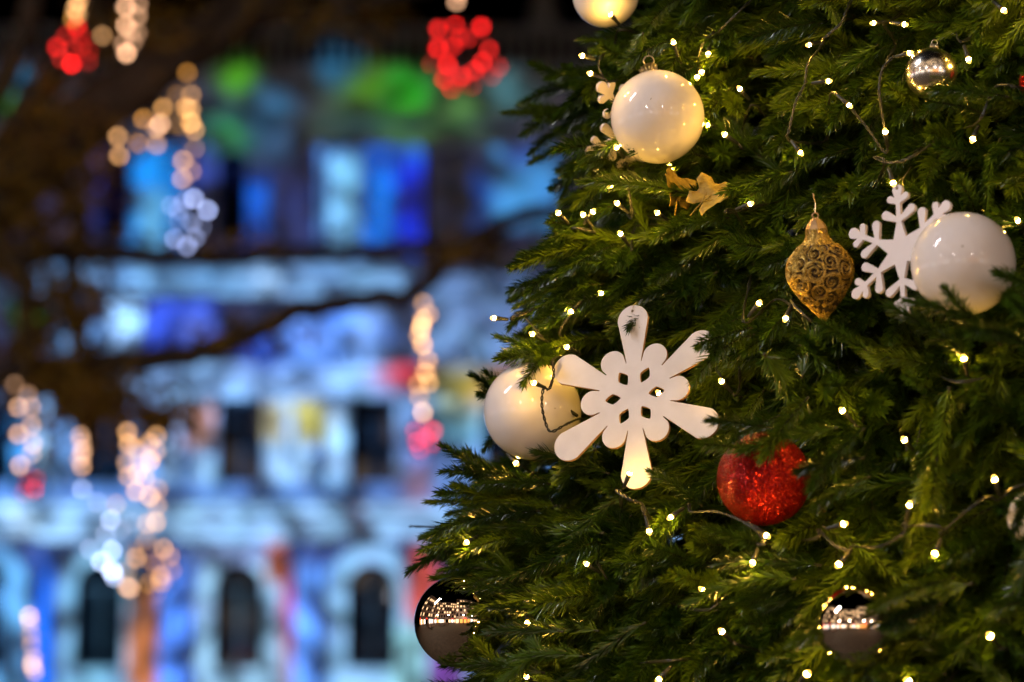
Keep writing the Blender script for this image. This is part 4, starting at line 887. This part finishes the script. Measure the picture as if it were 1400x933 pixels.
# ------------------------------------------------------------------ gold ornament
def gold_ornament():
    px0, py0, px1, py1 = 1116, 312, 1127, 443
    d = S(1124, 370) - 0.01; top = P(px0, py0, d); bot = P(px1, py1, d + 0.012); H = (top - bot).length; W = 45 * K * d
    t = thing('gold_ornament', bot, 'gold glitter drop ornament with scroll relief, left of the branched snowflake', 'ornament')
    zax = (top - bot).normalized(); x = RGT - zax * RGT.dot(zax); x.normalize(); y = zax.cross(x)
    t.rotation_euler = Matrix((x, y, zax)).transposed().to_euler()
    prof = [(0, 0.03), (0.07, 0.17), (0.18, 0.42), (0.30, 0.68), (0.42, 0.90), (0.53, 0.99), (0.63, 0.97), (0.72, 0.84), (0.80, 0.62), (0.87, 0.42), (0.93, 0.34), (1.0, 0.33)]
    zz = np.array([p[0] for p in prof]); rr = np.array([p[1] for p in prof])
    nz, na = 190, 300; V = []; F = []; HG = []
    cent = []
    for k in range(6):
        a0 = k * 2 * math.pi / 6 + .25
        cent += [(a0, .58, .095, 1), (a0 + .52, .46, .085, -1), (a0 + .08, .36, .07, 1), (a0 + .52, .67, .07, -1), (a0 + .5, .27, .05, 1), (a0, .76, .055, -1), (a0 + .45, .80, .04, 1)]
    for i in range(nz + 1):
        u = i / nz; r = float(np.interp(u, zz, rr)) * W; lo = [float(np.interp(min(1, max(0, u + e)), zz, rr)) for e in (-.03, -.015, 0, .015, .03)]; r = sum(lo) / 5 * W
        for j in range(na):
            a = 2 * math.pi * j / na; hgt = -0.6
            if 0.1 < u < 0.86:
                for ca, cu, cr, sg in cent:
                    da = (a - ca + math.pi) % (2 * math.pi) - math.pi
                    X = da * r / H; Y = u - cu; q = math.hypot(X, Y)
                    if q < cr:
                        th = sg * math.atan2(Y, X) / (2 * math.pi); tt = (q / cr * 1.5 - th) % 1.0
                        hgt = max(hgt, 1.0 - abs(tt - 0.5) * 4.2)
                    elif q < cr * 1.22: hgt = max(hgt, 0.75)
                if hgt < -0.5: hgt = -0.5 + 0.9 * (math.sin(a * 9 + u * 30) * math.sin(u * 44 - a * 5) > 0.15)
            else: hgt = 0.3
            edge = min(1, max(0, (u - 0.1) / 0.05), max(0, (0.86 - u) / 0.05)) if 0.1 < u < 0.86 else 0
            q = r + max(-1, min(1, hgt)) * 0.0028 * edge
            V.append((q * math.cos(a), q * math.sin(a), u * H)); HG.append(hgt if edge > .5 else 1)
    F = [(i*na+j, i*na+(j+1) % na, (i+1)*na+(j+1) % na, (i+1)*na+j) for i in range(nz) for j in range(na)]
    b = MB(); b.add(V, F); b.m = [1 if HG[f[0]] < 0.0 else 0 for f in F]; link('body', b.mesh('body', [M_gold, M_recess_shade]), t)
    b = MB(); q = 0.30 * W
    b.lathe([(q*1.15, -0.004), (q*1.1, 0.0), (q*.9, .004), (q*.55, .008), (q*.3, .010), (0.0005, .0105)], 8); b.tube([(0.003*math.cos(a), 0, .0125 + 0.003*math.sin(a)) for a in np.linspace(-1.5, 4.7, 14)], .0008, 6)
    b.tube([(0, 0, .0155), (0.002, 0.006, .024), (0.002, .02, .034)], .0006, 5)
    link('cap', b.mesh('cap', M_gold_plain, False), t, (0, 0, H))
gold_ornament()

# ------------------------------------------------------------------ dry leaves caught in the branches
def dry_leaf(px, py, d, size, rot, tilt, lab, seed):
    g = random.Random(seed); n = 60; out = []
    for k in range(n):
        a = 2 * math.pi * k / n
        r = 0.50 + 0.34 * abs(math.cos(2.5 * (a - math.pi / 2))) ** 1.4 + 0.06 * (k % 3 == 0) - 0.22 * math.exp(-((a - 1.5 * math.pi) / 0.35) ** 2)
        out.append((r * math.cos(a), r * math.sin(a)))
    V = []; F = []; rings = 7
    for i in range(rings + 1):
        f = i / rings
        for x, y in out:
            X, Y = x * f * size, y * f * size; z = 0.45 * (X * X - 0.6 * Y * Y) / size + 0.03 * size * math.sin(14 * X / size + seed) * f + 0.04 * size * math.sin(9 * Y / size)
            V.append((X, Y, z))
    F = [(i*n+k, i*n+(k+1) % n, (i+1)*n+(k+1) % n, (i+1)*n+k) for i in range(rings) for k in range(n)]
    b = MB(); b.add(V, F)
    t = thing('dry_leaf', P(px, py, d), lab, 'leaf', 'dry leaves caught in the tree')
    W = Matrix((RGT, UPV, -FWD)).transposed()
    t.rotation_euler = (W @ Matrix.Rotation(R_(tilt[0]), 3, 'X') @ Matrix.Rotation(R_(tilt[1]), 3, 'Y') @ Matrix.Rotation(R_(rot), 3, 'Z')).to_euler()
    o = link('blade', b.mesh('blade', M_leaf), t); so = o.modifiers.new('thickness', 'SOLIDIFY'); so.thickness = 0.0005
    b = MB(); b.tube([(0, y * size, 0.45 * (-0.6 * y * y) * size + .0008) for y in (0.7, .3, 0, -.3, -.6, -.95)], [.0004, .0006, .0007, .0008, .0009, .0009], 6)
    for s in (-1, 1): b.tube([(0, -.35 * size, .0005), (s * .3 * size, .05 * size, .0012), (s * .55 * size, .28 * size, .003)], [.0006, .0005, .0003], 5)
    link('stalk', b.mesh('stalk', M_leaf), t)
dry_leaf(924, 258, S(926, 258) + 0.02, 0.031, 10, (-20, 45), 'ochre dry leaf upright under the large white bauble', 3)
dry_leaf(972, 268, S(970, 268) + 0.01, 0.032, -60, (-40, -20), 'ochre dry leaf lying among needles, right of the other dry leaf', 5)

# ------------------------------------------------------------------ fairy lights
def lens_mesh():
    b = MB(); b.mi = 1; b.lathe([(0.0018, 0), (0.0022, 0.0006), (0.0023, 0.0020)], 6, False)
    b.mi = 0; b.lathe([(0.0023, 0.0020), (0.0023, 0.0041)], 6, False)
    b.mi = 1; b.lathe([(0.0023, 0.0041), (0.0020, 0.0058), (0.0012, 0.0068), (0.0003, 0.0071)], 6, False)
    return b.mesh('lens', [M_lens, M_lens_body])
def sock_mesh():
    b = MB(); b.lathe([(0.0014, -0.015), (0.0019, -0.0145), (0.0021, -0.006), (0.0025, -0.005), (0.0026, 0.0004), (0.0020, 0.0008)], 10); return b.mesh('socket', M_wire)
LENS_ME, SOCK_ME = lens_mesh(), sock_mesh()
for si, (lab, items) in enumerate(STRINGS):
    w0 = None; path = []; bl = []
    for it in items:
        if it[0] == 'w': path.append(P(it[1], it[2], S(it[1], it[2]) + it[3] - 0.004 + (0.06 if it[3] >= 0.03 else 0)))
        else:
            _, x, y, (dx, dy) = it; d = S(x, y) - 0.012 + (0.035 if si == 6 else 0)
            if (x, y) == (728, 523): d = S(728, 562) - 0.078
            if (x, y) == (770, 556): d = FLAKE_D + 0.08
            if (x, y) == (745, 596): d = S(728, 562) + 0.01 - 0.058
            if (x, y) == (899, 536): d = FLAKE_D + 0.03
            if (x, y) == (862, 645): d = FLAKE_D - 0.066
            far = {(965,171): .045, (960,101): .03, (953,108): .02, (915,232): .085, (707,635): .035, (842,200): .03}
            if (x, y) in far: d = S(x, y) + far[(x, y)]
            if (x, y) == (833, 18): d = BC[0][5] - BC[0][1] - 0.012
            if (x, y) == (673, 435): d = S(690, 435) - 0.01
            n = math.hypot(dx, dy); lead = (RGT * dx - UPV * dy) / n * 0.9 + FWD * rng.uniform(0.15, 0.8)
            lead.normalize(); c = P(x, y, d); root = c + lead * 0.022
            bl.append((c, lead)); path.append(root + lead * 0.004 + FWD * 0.012)
    t = thing('fairy_lights', path[0], lab, 'fairy lights', 'fairy lights on the tree'); o0 = path[0]
    sm = catmull(path, 7); mbw = MB()
    for ph in (0, math.pi):
        tw = []; s = 0
        for i, p in enumerate(sm):
            tt = (sm[min(i+1, len(sm)-1)] - sm[max(i-1, 0)])
            tt = tt.normalized() if tt.length > 1e-9 else FWD
            a = tt.orthogonal().normalized(); b = tt.cross(a)
            tw.append(p - o0 + (a * math.cos(s + ph) + b * math.sin(s + ph)) * 0.0011)
            s += (sm[min(i+1, len(sm)-1)] - p).length * 420
        mbw.tube(tw, 0.00085, 5)
    link('wire', mbw.mesh('wire', M_wire), t)
    for c, lead in bl:
        m = MB(); R = (-lead).to_track_quat('Z', 'Y')
        bo = link('bulb', SOCK_ME, t, c - o0 + lead * 0.005); bo.rotation_mode = 'QUATERNION'; bo.rotation_quaternion = R
        link('lens', LENS_ME, bo)
